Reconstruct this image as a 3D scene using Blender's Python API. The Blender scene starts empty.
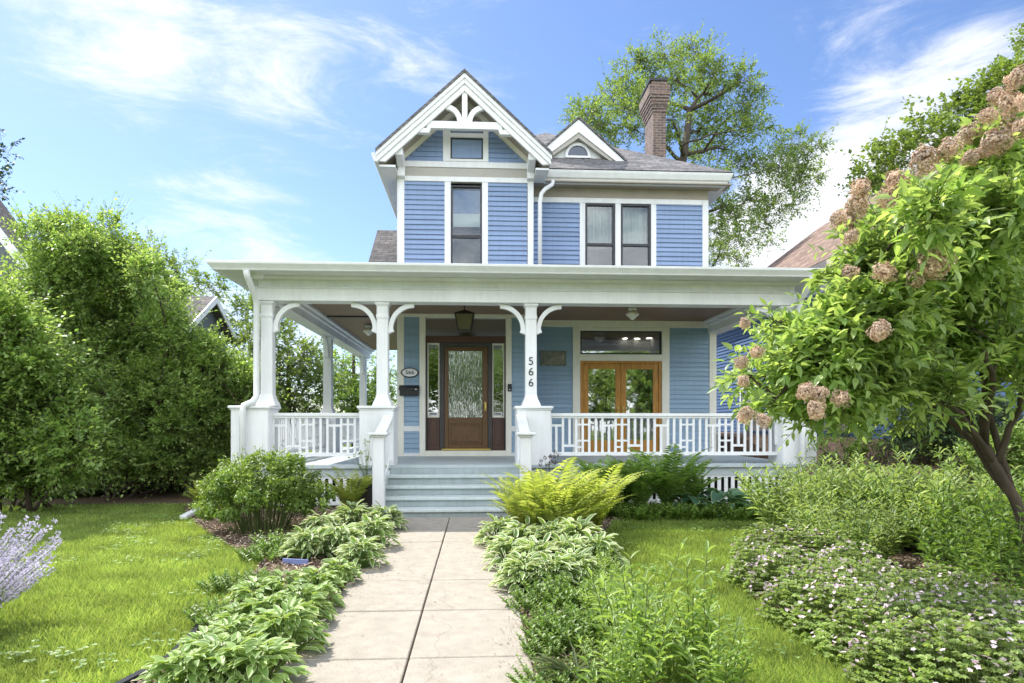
import bpy, bmesh, math, random
import numpy as np
from mathutils import Vector
R = math.radians
rng = np.random.default_rng(7)
random.seed(7)
SC = bpy.context.scene
C = SC.collection

# ------------------------------------------------------------------ camera model
F, H, HY = 650.0, 1.4, 424.0
T = math.atan(35 / 650.0)
ct, st = math.cos(T), math.sin(T)
def X(px, Y):
    k = (px - 512) / F
    return Y * (st + k * ct) / (ct - k * st)
def Z(py, px, Y):
    D = X(px, Y) * st + Y * ct
    return H + (HY - py) / F * D
def PT(px, py, Y):
    return (X(px, Y), Y, Z(py, px, Y))
def G(px, py):
    D = H * F / (py - HY)
    xc = (px - 512) / F * D
    return (xc * ct + D * st, -xc * st + D * ct)

cam = bpy.data.objects.new('camera', bpy.data.cameras.new('camera'))
C.objects.link(cam)
cam.location = (0, 0, H); cam.rotation_euler = (R(90), 0, -T)
cam.data.sensor_width = 36; cam.data.lens = F / 1024 * 36
cam.data.shift_y = (HY - 341.5) / 1024
cam.data.clip_start = .05; cam.data.clip_end = 2000
SC.camera = cam

# ------------------------------------------------------------------ materials
def newmat(name):
    m = bpy.data.materials.new(name); m.use_nodes = True
    return m, m.node_tree.nodes, m.node_tree.links, m.node_tree.nodes['Principled BSDF']
def ramp(N, L, src, c1, c2, p0=.3, p1=.7):
    r = N.new('ShaderNodeValToRGB')
    r.color_ramp.elements[0].color = (*c1, 1); r.color_ramp.elements[1].color = (*c2, 1)
    r.color_ramp.elements[0].position = p0; r.color_ramp.elements[1].position = p1
    L.new(src, r.inputs[0]); return r
def M(name, col, rough=.6, var=.12, scale=6, bump=0., bscale=80, stretch=(1, 1, 1), spec=.4, col2=None):
    m, N, L, b = newmat(name)
    tc = N.new('ShaderNodeTexCoord'); mp = N.new('ShaderNodeMapping'); mp.inputs['Scale'].default_value = stretch
    L.new(tc.outputs['Object'], mp.inputs[0])
    n = N.new('ShaderNodeTexNoise'); n.inputs['Scale'].default_value = scale; n.inputs['Detail'].default_value = 8; n.inputs['Roughness'].default_value = .65
    L.new(mp.outputs[0], n.inputs[0])
    a = tuple(c * (1 - var) for c in col); c2 = col2 or tuple(min(1, c * (1 + var)) for c in col)
    r = ramp(N, L, n.outputs[0], a, c2); L.new(r.outputs[0], b.inputs['Base Color'])
    b.inputs['Roughness'].default_value = rough; b.inputs['Specular IOR Level'].default_value = spec
    if bump:
        n2 = N.new('ShaderNodeTexNoise'); n2.inputs['Scale'].default_value = bscale; n2.inputs['Detail'].default_value = 4
        L.new(mp.outputs[0], n2.inputs[0])
        bp = N.new('ShaderNodeBump'); bp.inputs['Strength'].default_value = bump; bp.inputs['Distance'].default_value = .01
        L.new(n2.outputs[0], bp.inputs['Height']); L.new(bp.outputs[0], b.inputs['Normal'])
    return m
def leafmat(name, c1, c2, trans=.4, rough=.5, tcol=None):
    m, N, L, b = newmat(name)
    g = N.new('ShaderNodeNewGeometry'); r = ramp(N, L, g.outputs['Random Per Island'], c1, c2, 0, 1)
    tc = N.new('ShaderNodeTexCoord'); n = N.new('ShaderNodeTexNoise'); n.inputs['Scale'].default_value = 2.2; n.inputs['Detail'].default_value = 3
    L.new(tc.outputs['Object'], n.inputs[0])
    hs = N.new('ShaderNodeHueSaturation'); mr = N.new('ShaderNodeMapRange')
    mr.inputs[1].default_value = .3; mr.inputs[2].default_value = .7; mr.inputs[3].default_value = .7; mr.inputs[4].default_value = 1.3
    L.new(n.outputs[0], mr.inputs[0]); L.new(mr.outputs[0], hs.inputs['Value']); L.new(r.outputs[0], hs.inputs['Color'])
    L.new(hs.outputs[0], b.inputs['Base Color']); b.inputs['Roughness'].default_value = rough; b.inputs['Specular IOR Level'].default_value = .5
    t = N.new('ShaderNodeBsdfTranslucent'); mx = N.new('ShaderNodeMix'); mx.data_type = 'RGBA'; mx.blend_type = 'MULTIPLY'; mx.inputs[0].default_value = 1
    L.new(hs.outputs[0], mx.inputs[6]); mx.inputs[7].default_value = (*(tcol or (1.75, 1.7, .9)), 1); mx.clamp_result = True
    L.new(mx.outputs[2], t.inputs[0])
    ms = N.new('ShaderNodeMixShader'); ms.inputs[0].default_value = trans
    L.new(b.outputs[0], ms.inputs[1]); L.new(t.outputs[0], ms.inputs[2]); L.new(ms.outputs[0], N['Material Output'].inputs[0])
    return m
def variegated(name, c1, c2, edge, e0=.55):
    m = leafmat(name, c1, c2, .3, .45)
    N, L = m.node_tree.nodes, m.node_tree.links
    at = N.new('ShaderNodeAttribute'); at.attribute_name = 'edge'
    mr = N.new('ShaderNodeMapRange'); mr.inputs[1].default_value = e0; mr.inputs[2].default_value = e0 + .12
    L.new(at.outputs['Fac'], mr.inputs[0])
    mx = N.new('ShaderNodeMix'); mx.data_type = 'RGBA'; mx.inputs[7].default_value = (*edge, 1)
    hs = [n for n in N if n.type == 'HUE_SAT'][0]
    tos = [(l.to_socket) for l in hs.outputs[0].links]
    L.new(mr.outputs[0], mx.inputs[0]); L.new(hs.outputs[0], mx.inputs[6])
    for t in tos: L.new(mx.outputs[2], t)
    return m
def glassmat(name, refl=.16, rough=.015, bump=0., bstretch=(1, 1, 1), tint=(.86, .9, .9), bscale=3):
    m, N, L, b = newmat(name); N.remove(b)
    tr = N.new('ShaderNodeBsdfTransparent'); tr.inputs[0].default_value = (*tint, 1)
    gl = N.new('ShaderNodeBsdfGlossy'); gl.inputs['Roughness'].default_value = rough; gl.inputs[0].default_value = (1, 1, 1, 1)
    fr = N.new('ShaderNodeFresnel'); fr.inputs[0].default_value = 1.5
    ad = N.new('ShaderNodeMath'); ad.operation = 'ADD'; ad.use_clamp = True; ad.inputs[1].default_value = refl
    L.new(fr.outputs[0], ad.inputs[0])
    ms = N.new('ShaderNodeMixShader'); L.new(ad.outputs[0], ms.inputs[0]); L.new(tr.outputs[0], ms.inputs[1]); L.new(gl.outputs[0], ms.inputs[2])
    L.new(ms.outputs[0], N['Material Output'].inputs[0])
    tc = N.new('ShaderNodeTexCoord'); mp = N.new('ShaderNodeMapping'); mp.inputs['Scale'].default_value = bstretch
    n = N.new('ShaderNodeTexNoise'); n.inputs['Scale'].default_value = bscale; L.new(tc.outputs['Object'], mp.inputs[0]); L.new(mp.outputs[0], n.inputs[0])
    bp = N.new('ShaderNodeBump'); bp.inputs['Strength'].default_value = max(bump, .03); bp.inputs['Distance'].default_value = .02
    L.new(n.outputs[0], bp.inputs['Height']); L.new(bp.outputs[0], gl.inputs['Normal'])
    return m
def shingles(name, c1, c2, sx=1.0):
    m, N, L, b = newmat(name)
    tc = N.new('ShaderNodeTexCoord'); g = N.new('ShaderNodeNewGeometry')
    sp = N.new('ShaderNodeSeparateXYZ'); L.new(tc.outputs['Object'], sp.inputs[0])
    nsep = N.new('ShaderNodeSeparateXYZ'); L.new(g.outputs['Normal'], nsep.inputs[0])
    ab = N.new('ShaderNodeMath'); ab.operation = 'ABSOLUTE'; L.new(nsep.outputs[0], ab.inputs[0])
    gt = N.new('ShaderNodeMath'); gt.operation = 'GREATER_THAN'; gt.inputs[1].default_value = .35; L.new(ab.outputs[0], gt.inputs[0])
    mx = N.new('ShaderNodeMix'); mx.data_type = 'FLOAT'; L.new(gt.outputs[0], mx.inputs[0]); L.new(sp.outputs[0], mx.inputs[2]); L.new(sp.outputs[1], mx.inputs[3])
    cb = N.new('ShaderNodeCombineXYZ'); L.new(mx.outputs[0], cb.inputs[0]); L.new(sp.outputs[2], cb.inputs[1])
    br = N.new('ShaderNodeTexBrick'); L.new(cb.outputs[0], br.inputs[0])
    br.inputs['Color1'].default_value = (*c1, 1); br.inputs['Color2'].default_value = (*c2, 1); br.inputs['Mortar'].default_value = (c1[0] * .35, c1[1] * .35, c1[2] * .35, 1)
    br.inputs['Scale'].default_value = 1; br.inputs['Brick Width'].default_value = .3 * sx; br.inputs['Row Height'].default_value = .085 * sx; br.inputs['Mortar Size'].default_value = .006; br.offset = .5
    n = N.new('ShaderNodeTexNoise'); n.inputs['Scale'].default_value = 9; n.inputs['Detail'].default_value = 6; L.new(tc.outputs['Object'], n.inputs[0])
    mm = N.new('ShaderNodeMix'); mm.data_type = 'RGBA'; mm.blend_type = 'OVERLAY'; mm.inputs[0].default_value = .75
    L.new(br.outputs[0], mm.inputs[6]); L.new(n.outputs[0], mm.inputs[7]); L.new(mm.outputs[2], b.inputs['Base Color'])
    b.inputs['Roughness'].default_value = .9; b.inputs['Specular IOR Level'].default_value = .2
    bp = N.new('ShaderNodeBump'); bp.inputs['Strength'].default_value = .5; bp.inputs['Distance'].default_value = .02
    L.new(br.outputs['Fac'], bp.inputs['Height']); bp.invert = True; L.new(bp.outputs[0], b.inputs['Normal'])
    return m
def brickmat(name):
    m, N, L, b = newmat(name)
    tc = N.new('ShaderNodeTexCoord'); g = N.new('ShaderNodeNewGeometry')
    sp = N.new('ShaderNodeSeparateXYZ'); L.new(tc.outputs['Object'], sp.inputs[0])
    ad = N.new('ShaderNodeMath'); ad.operation = 'ADD'; L.new(sp.outputs[0], ad.inputs[0]); L.new(sp.outputs[1], ad.inputs[1])
    cb = N.new('ShaderNodeCombineXYZ'); L.new(ad.outputs[0], cb.inputs[0]); L.new(sp.outputs[2], cb.inputs[1])
    br = N.new('ShaderNodeTexBrick'); L.new(cb.outputs[0], br.inputs[0])
    br.inputs['Color1'].default_value = (.19, .125, .10, 1); br.inputs['Color2'].default_value = (.10, .075, .07, 1); br.inputs['Mortar'].default_value = (.3, .26, .23, 1)
    br.inputs['Scale'].default_value = 1; br.inputs['Brick Width'].default_value = .2; br.inputs['Row Height'].default_value = .07; br.inputs['Mortar Size'].default_value = .006
    n = N.new('ShaderNodeTexNoise'); n.inputs['Scale'].default_value = 5; L.new(tc.outputs['Object'], n.inputs[0])
    mm = N.new('ShaderNodeMix'); mm.data_type = 'RGBA'; mm.blend_type = 'OVERLAY'; mm.inputs[0].default_value = .6
    L.new(br.outputs[0], mm.inputs[6]); L.new(n.outputs[0], mm.inputs[7]); L.new(mm.outputs[2], b.inputs['Base Color'])
    b.inputs['Roughness'].default_value = .9
    return m

W = M('white_paint', (.79, .80, .81), .5, .09, 2.2, .06, 40, (1, 1, .35))
WW = M('worn_white_paint', (.76, .78, .79), .55, .10, 2.5, .1, 50)
CREAM = M('cream_paint', (.80, .78, .69), .5, .05, 3)
BLUE = M('blue_siding_paint', (.235, .325, .51), .55, .16, 1.0, .06, 60, (.4, 1, 9.4))
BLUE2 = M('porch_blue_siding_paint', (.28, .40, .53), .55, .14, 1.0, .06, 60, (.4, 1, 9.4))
BEIGE = M('beige_frieze_paint', (.42, .40, .36), .6, .06, 3)
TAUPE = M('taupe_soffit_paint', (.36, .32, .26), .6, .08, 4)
FLOORP = M('grey_porch_paint', (.46, .52, .54), .5, .1, 4, .08, 60, (.6, 6, 1))
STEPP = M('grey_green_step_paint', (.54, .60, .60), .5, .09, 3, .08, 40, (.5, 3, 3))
RISER_SHADE = M('shaded_step_paint', (.36, .42, .43), .5, .12, 3, .08, 40, (.5, 3, 1))  # step paint darkened so the risers look shaded from above
CEILW = M('dark_ceiling_boards', (.22, .14, .10), .5, .25, 3, .1, 30, (1, 14, 1))
DOORW = M('varnished_door_wood', (.12, .06, .022), .35, .4, 5, .05, 60, (9, 1, .8), .5)
DOORD = M('dark_door_frame', (.055, .052, .05), .4, .2, 5)
REDW = M('red_brown_panel_wood', (.085, .04, .028), .4, .35, 5, .05, 60, (9, 1, 1), .5)
FRW = M('orange_varnished_wood', (.43, .20, .03), .35, .35, 5, .05, 60, (9, 1, 1), .5)
BRASS = M('brass', (.55, .40, .13), .3, .1)
BRASS.node_tree.nodes['Principled BSDF'].inputs['Metallic'].default_value = .9
BLACK = M('black_metal', (.025, .026, .028), .45, .2)
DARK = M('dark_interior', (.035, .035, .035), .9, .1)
INTER = M('dim_interior_wall', (.20, .19, .17), .9, .1)
DARKF = M('dark_sash_paint', (.04, .042, .05), .45, .2)
CURT = M('pale_curtain', (.46, .52, .50), .9, .25, 3, .6, 12, (8, 1, .4))
SHADE = M('white_roller_blind', (.75, .77, .80), .8, .03)
ROOF = shingles('asphalt_shingles', (.21, .20, .20), (.12, .12, .125))
ROOFB = shingles('brown_shingles', (.30, .215, .17), (.17, .12, .10))
ROOFG = shingles('grey_brown_shingles', (.17, .155, .15), (.10, .095, .095))
BRICK = brickmat('chimney_brick')
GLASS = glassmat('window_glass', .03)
GLASSD = glassmat('patterned_door_glass', .22, .06, .55, (9, 1, 1.1), (.6, .66, .62), 3)
CONC = M('concrete_slab', (.39, .35, .295), .85, .13, 9, .6, 240, spec=.2)
def crack():
    N, L = CONC.node_tree.nodes, CONC.node_tree.links; b = N['Principled BSDF']; src = b.inputs['Base Color'].links[0].from_socket
    tc = N.new('ShaderNodeTexCoord'); v = N.new('ShaderNodeTexVoronoi'); v.feature = 'DISTANCE_TO_EDGE'; v.inputs['Scale'].default_value = .55
    nz = N.new('ShaderNodeTexNoise'); nz.inputs['Scale'].default_value = 4; nz.inputs['Detail'].default_value = 6; L.new(tc.outputs['Object'], nz.inputs[0])
    ad = N.new('ShaderNodeVectorMath'); ad.operation = 'MULTIPLY_ADD'; ad.inputs[1].default_value = (.35, .35, 0); L.new(nz.outputs['Color'], ad.inputs[0]); L.new(tc.outputs['Object'], ad.inputs[2]); L.new(ad.outputs[0], v.inputs[0])
    r = ramp(N, L, v.outputs['Distance'], (.80, .79, .77), (1, 1, 1), 0.0, .0015)
    g = N.new('ShaderNodeTexNoise'); g.inputs['Scale'].default_value = 130; g.inputs['Detail'].default_value = 2; L.new(tc.outputs['Object'], g.inputs[0]); gr = ramp(N, L, g.outputs[0], (.78, .77, .75), (1.0, 1.0, 1.0), .34, .52)
    m1 = N.new('ShaderNodeMix'); m1.data_type = 'RGBA'; m1.blend_type = 'MULTIPLY'; m1.inputs[0].default_value = 1; L.new(src, m1.inputs[6]); L.new(r.outputs[0], m1.inputs[7])
    m2 = N.new('ShaderNodeMix'); m2.data_type = 'RGBA'; m2.blend_type = 'MULTIPLY'; m2.inputs[0].default_value = 1; L.new(m1.outputs[2], m2.inputs[6]); L.new(gr.outputs[0], m2.inputs[7]); L.new(m2.outputs[2], b.inputs['Base Color'])
crack()
def streaks(m, k):
    N, L = m.node_tree.nodes, m.node_tree.links; b = N['Principled BSDF']; src = b.inputs['Base Color'].links[0].from_socket
    tc = N.new('ShaderNodeTexCoord'); mp = N.new('ShaderNodeMapping'); mp.inputs['Scale'].default_value = (9, 9, .7); L.new(tc.outputs['Object'], mp.inputs[0])
    n = N.new('ShaderNodeTexNoise'); n.inputs['Scale'].default_value = 1.6; n.inputs['Detail'].default_value = 7; n.inputs['Roughness'].default_value = .7; L.new(mp.outputs[0], n.inputs[0]); r = ramp(N, L, n.outputs[0], (1 - k, 1 - k * 1.05, 1 - k * 1.15), (1, 1, 1), .33, .55)
    mx = N.new('ShaderNodeMix'); mx.data_type = 'RGBA'; mx.blend_type = 'MULTIPLY'; mx.inputs[0].default_value = 1; L.new(src, mx.inputs[6]); L.new(r.outputs[0], mx.inputs[7]); L.new(mx.outputs[2], b.inputs['Base Color'])
for m_, k_ in ((W, .05), (WW, .06), (STEPP, .14), (RISER_SHADE, .16), (BLUE, .09), (BLUE2, .08), (CREAM, .05)): streaks(m_, k_)
SOIL = M('bed_soil', (.12, .085, .06), .95, .4, 14, .8, 60, spec=.1)
LAWN = M('lawn_soil', (.10, .15, .03), .95, .35, 5, .6, 60, spec=.1, col2=(.16, .2, .045))
GRAVEL = M('mulch_slope', (.24, .16, .11), .95, .55, 9, .8, 40, spec=.1)
TIMBER = M('weathered_timber', (.20, .18, .16), .9, .3, 4, .4, 40, (1, 1, 8))
STEM = M('green_stem', (.11, .15, .04), .6, .2)
BARK = M('grey_bark', (.085, .068, .055), .9, .35, 10, .7, 40, (1, 1, .25))
BARK2 = M('brown_bark', (.075, .055, .04), .9, .35, 14, .7, 50, (1, 1, .3))
GREYW = M('grey_clapboard_paint', (.16, .18, .21), .6, .08)
NBLUE = M('deep_blue_siding_paint', (.07, .13, .26), .6, .1)
TAN = M('tan_trim_paint', (.50, .44, .36), .6, .08)
METAL = M('aged_white_metal', (.72, .735, .735), .45, .07)
LAMP, _n, _l, _b = newmat('milk_glass'); _b.inputs['Base Color'].default_value = (.85, .83, .76, 1); _b.inputs['Roughness'].default_value = .25
GLOW, _n, _l, _b = newmat('lit_downlight'); _b.inputs['Emission Color'].default_value = (1, .93, .8, 1); _b.inputs['Emission Strength'].default_value = 9
AMBER, _n, _l, _b = newmat('amber_lantern_glass'); _b.inputs['Base Color'].default_value = (.07, .065, .015, 1); _b.inputs['Roughness'].default_value = .2

# ------------------------------------------------------------------ mesh builders
ORG = {}
def org(o): return ORG.get(o.name, (0, 0, 0)) if o else (0, 0, 0)
def tag(o, label=None, cat=None, group=None, kind=None):
    if label: o['label'] = label
    if cat: o['category'] = cat
    if group: o['group'] = group
    if kind: o['kind'] = kind
    return o
def empty(name, loc, label, cat, group=None):
    o = bpy.data.objects.new(name, None); C.objects.link(o); o.location = loc; o.empty_display_size = .2
    ORG[o.name] = tuple(loc); return tag(o, label, cat, group)
class MB:
    def __init__(s): s.v = []; s.f = []
    def add(s, vs, fs):
        n = len(s.v); s.v += [tuple(p) for p in vs]; s.f += [tuple(i + n for i in f) for f in fs]; return s
    def box(s, x0, x1, y0, y1, z0, z1):
        return s.add([(x, y, z) for x in (x0, x1) for y in (y0, y1) for z in (z0, z1)],
                     [(0, 1, 3, 2), (4, 6, 7, 5), (0, 4, 5, 1), (2, 3, 7, 6), (0, 2, 6, 4), (1, 5, 7, 3)])
    def prism(s, poly, ax, a0, a1):
        n = len(poly)
        def p(q, a): return {'y': (q[0], a, q[1]), 'x': (a, q[0], q[1]), 'z': (q[0], q[1], a)}[ax]
        return s.add([p(q, a0) for q in poly] + [p(q, a1) for q in poly],
                     [tuple(range(n)), tuple(range(n, 2 * n))[::-1]] + [(i, (i + 1) % n, n + (i + 1) % n, n + i) for i in range(n)])
    def strip(s, a, b, ax, a0, a1):       # band between two polylines, extruded
        for i in range(len(a) - 1): s.prism([a[i], a[i + 1], b[i + 1], b[i]], ax, a0, a1)
        return s
    def bar(s, p, q, w, t, up=(0, 0, 1)):
        p, q, up = Vector(p), Vector(q), Vector(up); d = (q - p).normalized(); u = d.cross(up).normalized() * w / 2; v = u.cross(d).normalized() * t / 2
        return s.add([p - u - v, p + u - v, p + u + v, p - u + v, q - u - v, q + u - v, q + u + v, q - u + v],
                     [(0, 1, 2, 3), (7, 6, 5, 4), (0, 4, 5, 1), (1, 5, 6, 2), (2, 6, 7, 3), (3, 7, 4, 0)])
    def tube(s, pts, rad, n=7):
        pts = [Vector(p) for p in pts]; rad = rad if hasattr(rad, '__len__') else [rad] * len(pts); base = len(s.v)
        for i, p in enumerate(pts):
            d = (pts[min(i + 1, len(pts) - 1)] - pts[max(i - 1, 0)]).normalized()
            a = d.orthogonal().normalized() if i == 0 else (a - d * a.dot(d)).normalized()
            b = d.cross(a)
            s.v += [tuple(p + (a * math.cos(k * 2 * math.pi / n) + b * math.sin(k * 2 * math.pi / n)) * rad[i]) for k in range(n)]
        for i in range(len(pts) - 1):
            for k in range(n):
                s.f.append((base + i * n + k, base + i * n + (k + 1) % n, base + (i + 1) * n + (k + 1) % n, base + (i + 1) * n + k))
        s.f.append(tuple(base + k for k in range(n))[::-1]); s.f.append(tuple(base + (len(pts) - 1) * n + k for k in range(n)))
        return s
    def lathe(s, prof, c, n=20):
        b = len(s.v)
        for r, z in prof: s.v += [(c[0] + r * math.cos(k * 2 * math.pi / n), c[1] + r * math.sin(k * 2 * math.pi / n), c[2] + z) for k in range(n)]
        for i in range(len(prof) - 1):
            for k in range(n): s.f.append((b + i * n + k, b + i * n + (k + 1) % n, b + (i + 1) * n + (k + 1) % n, b + (i + 1) * n + k))
        s.f.append(tuple(b + k for k in range(n))[::-1]); s.f.append(tuple(b + (len(prof) - 1) * n + k for k in range(n)))
        return s
    def sweep(s, prof, path):             # closed profile (outward offset, z) along a rectilinear path with mitred corners
        n = len(prof); b = len(s.v); m = len(path)
        nr = []
        for i in range(m - 1):
            dx, dy = path[i + 1][0] - path[i][0], path[i + 1][1] - path[i][1]; l = math.hypot(dx, dy); nr.append((dy / l, -dx / l))
        for i in range(m):
            ns = [nr[j] for j in (i - 1, i) if 0 <= j < m - 1]
            ox, oy = sum(q[0] for q in ns), sum(q[1] for q in ns)
            for o, z in prof: s.v.append((path[i][0] + ox * o, path[i][1] + oy * o, z))
        for i in range(m - 1):
            for k in range(n): s.f.append((b + i * n + k, b + i * n + (k + 1) % n, b + (i + 1) * n + (k + 1) % n, b + (i + 1) * n + k))
        s.f.append(tuple(b + k for k in range(n))); s.f.append(tuple(b + (m - 1) * n + k for k in range(n))[::-1])
        return s
    def laps(s, o, u, ln, z0, z1, n, course=.104, dep=.030, phase=0):   # lapped boards on a wall: origin xy, direction, outward normal
        z = z0 - phase
        def P(a, off, zz): return (o[0] + u[0] * a + n[0] * off, o[1] + u[1] * a + n[1] * off, zz)
        while z < z1 - 1e-4:
            zb, zt = max(z, z0), min(z + course, z1)
            d0 = dep * (1 - (zb - z) / course * .85); d1 = dep * (1 - (zt - z) / course * .85)
            s.add([P(0, d0, zb), P(ln, d0, zb), P(ln, d1, zt), P(0, d1, zt), P(0, 0, zb), P(ln, 0, zb)], [(0, 1, 2, 3), (4, 5, 1, 0)])
            z += course
        return s
    def build(s, name, mat, parent=None, bevel=0, smooth=False):
        me = bpy.data.meshes.new(name); o0 = org(parent)
        me.from_pydata([(x - o0[0], y - o0[1], z - o0[2]) for x, y, z in s.v], [], s.f); me.materials.append(mat)
        bm = bmesh.new(); bm.from_mesh(me); bmesh.ops.recalc_face_normals(bm, faces=bm.faces); bm.to_mesh(me); bm.free()
        if smooth: me.shade_smooth()
        ob = bpy.data.objects.new(name, me); C.objects.link(ob)
        if parent: ob.parent = parent; ORG[ob.name] = o0
        if bevel:
            md = ob.modifiers.new('edge_rounding', 'BEVEL'); md.width = bevel; md.segments = 1; md.limit_method = 'ANGLE'; md.angle_limit = R(50)
        return ob

class NM:
    def __init__(s): s.V = []; s.Fq = []; s.E = []; s.n = 0; s.M = []
    def add(s, v, f, edge=None, mi=0):
        v = np.asarray(v, np.float32).reshape(-1, 3); s.V.append(v); f = np.asarray(f, np.int64)
        s.Fq.append(f + s.n); s.M.append(np.full(len(f), mi, np.int32)); s.E.append(np.zeros(len(v), np.float32) if edge is None else np.asarray(edge, np.float32)); s.n += len(v)
        return s
    def build(s, name, mats, parent=None, edge=False, smooth=False):
        V = np.concatenate(s.V) - np.array(org(parent), np.float32)
        me = bpy.data.meshes.new(name); me.vertices.add(len(V)); me.vertices.foreach_set('co', V.ravel())
        tot = np.concatenate([np.full(len(f), f.shape[1], np.int32) for f in s.Fq]); idx = np.concatenate([f.ravel() for f in s.Fq]).astype(np.int32)
        me.loops.add(len(idx)); me.loops.foreach_set('vertex_index', idx)
        me.polygons.add(len(tot)); me.polygons.foreach_set('loop_start', np.concatenate([[0], np.cumsum(tot)[:-1]]).astype(np.int32)); me.polygons.foreach_set('loop_total', tot)
        me.polygons.foreach_set('material_index', np.concatenate(s.M))
        for m in (mats if isinstance(mats, (list, tuple)) else [mats]): me.materials.append(m)
        if edge:
            a = me.attributes.new('edge', 'FLOAT', 'POINT'); a.data.foreach_set('value', np.concatenate(s.E))
        me.update(calc_edges=True)
        if smooth: me.shade_smooth()
        ob = bpy.data.objects.new(name, me); C.objects.link(ob)
        if parent: ob.parent = parent; ORG[ob.name] = org(parent)
        return ob
def unit(a): return a / np.maximum(np.linalg.norm(a, axis=-1, keepdims=True), 1e-9)
# leaf templates: (u along, v across, w up), faces, edge value
T4 = (np.array([(0, 0, 0), (.42, .5, .1), (1, 0, -.08), (.42, -.5, .1)]), np.array([(0, 1, 2), (0, 2, 3)]), np.zeros(4))
T7 = (np.array([(0, 0, 0), (.28, .44, .08), (.62, .38, .05), (1, 0, -.16), (.62, -.38, .05), (.28, -.44, .08), (.5, 0, -.02)]),
      np.array([(0, 1, 6), (1, 2, 6), (2, 3, 6), (3, 4, 6), (4, 5, 6), (5, 0, 6)]), np.zeros(7))
def hosta_t():
    us = [0, .15, .4, .7, 1]; ws = [.05, .42, .5, .36, .01]; vs = [-1, -.55, 0, .55, 1]
    P, E = [], []
    for u, w in zip(us, ws):
        for v in vs: P.append((u, v * w, .10 * abs(v) ** 1.5 * (1 if u < 1 else 0) - .30 * u * u)); E.append(1. if abs(v) > .9 or u == 1 else (.35 if abs(v) > .5 else 0))
    Fc = [(i * 5 + j, i * 5 + j + 1, i * 5 + j + 6, i * 5 + j + 5) for i in range(4) for j in range(4)]
    return np.array(P), np.array(Fc), np.array(E)
TH = hosta_t()
def leaves(nm, P, D, Nn, L, Wd, tm=T4, mi=0):
    P, D = np.asarray(P, float), unit(np.asarray(D, float)); m = len(P)
    L = np.broadcast_to(np.asarray(L, float), (m,)); Wd = np.broadcast_to(np.asarray(Wd, float), (m,))
    Nn = np.asarray(Nn, float); Nn = unit(Nn - (Nn * D).sum(1, keepdims=True) * D + 1e-5); S = np.cross(Nn, D)
    t, f, e = tm; k = len(t)
    V = P[:, None] + L[:, None, None] * (t[None, :, 0:1] * D[:, None] + t[None, :, 2:3] * Nn[:, None]) + Wd[:, None, None] * t[None, :, 1:2] * S[:, None]
    Fc = (f[None] + (np.arange(m) * k)[:, None, None]).reshape(-1, f.shape[1])
    nm.add(V.reshape(-1, 3), Fc, np.tile(e, m), mi)
def sticks(nm, A, B, r0, r1, mi=0):
    A, B = np.asarray(A, float), np.asarray(B, float); m = len(A)
    if not m: return
    d = unit(B - A); a = unit(np.cross(d, np.array([.3, .9, .2]))); b = np.cross(d, a)
    r0 = np.broadcast_to(np.asarray(r0, float), (m,)); r1 = np.broadcast_to(np.asarray(r1, float), (m,))
    an = [0, 2.0944, 4.18879]
    V = np.stack([A + r0[:, None] * (math.cos(q) * a + math.sin(q) * b) for q in an] + [B + r1[:, None] * (math.cos(q) * a + math.sin(q) * b) for q in an], 1)
    f = np.array([(0, 1, 4, 3), (1, 2, 5, 4), (2, 0, 3, 5)])
    nm.add(V.reshape(-1, 3), (f[None] + (np.arange(m) * 6)[:, None, None]).reshape(-1, 4), None, mi)
def rdir(n): return unit(rng.normal(size=(n, 3)))

exec_order = []
# ------------------------------------------------------------------ ground, path, beds
def sheet(name, poly, z, mat, kind='structure'):
    b = MB(); b.add([(x, y, z) for x, y in poly], [tuple(range(len(poly)))]); o = b.build(name, mat); tag(o, kind=kind); return o
g = MB(); g.add([(-300, -100, 0), (300, -100, 0), (300, 500, 0), (-300, 500, 0)], [(0, 1, 2, 3)])
tag(g.build('ground', LAWN), kind='structure')
PL, PJ, PR = -1.12, -.40, .32
joints = [-2.75, -1.81, -.87, .07, 1.01, 1.95, 2.89, 3.83, 4.80, 5.72, 6.69, 7.60, 8.55, 9.62]
pb = MB()
for i in range(len(joints) - 1):
    for x0, x1 in ((PL, PJ), (PJ, PR)):
        j = rng.uniform(-.004, .004)
        pb.box(x0 + .006, x1 - .006, joints[i] + .005, joints[i + 1] - .005, -.05, .03 + j)
tag(pb.build('path', CONC, bevel=.006), kind='structure')
sheet('path_joint_bed', [(PL, -2.75), (PR, -2.75), (PR, 9.63), (PL, 9.63)], .008, SOIL)
bedL = [G(*p) for p in [(285, 700), (105, 700), (165, 665), (190, 640), (215, 610), (245, 585), (262, 562), (225, 545), (196, 525), (182, 507)]] + [(-4.6, 10.95), (-1.12, 10.95), (-1.12, 2.9)]
bedR = [(.32, 2.4), (.32, 9.6), (.9, 9.9), (.9, 10.9), (5.6, 10.9), (5.4, 9.75)] + [G(*p) for p in [(760, 516), (700, 517), (612, 522), (600, 545), (615, 590), (640, 640), (665, 700), (690, 760)]]
bedH = [G(*p) for p in [(905, 700), (860, 655), (790, 622), (748, 595), (738, 565), (752, 540), (790, 512)]] + [(5.4, 10.0), (9.5, 10.0), (9.5, 2.5)]
bedS = [(-12, 11.2), (-4.9, 11.6), (-4.4, 11.0), (-4.4, 16), (-12, 16)]
for nme, p, z in (('bed_soil', bedL, .012), ('bed_soil', bedR, .012), ('bed_soil', bedH, .012), ('bed_soil', bedS, .012)): sheet(nme, p, z, SOIL)
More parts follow.
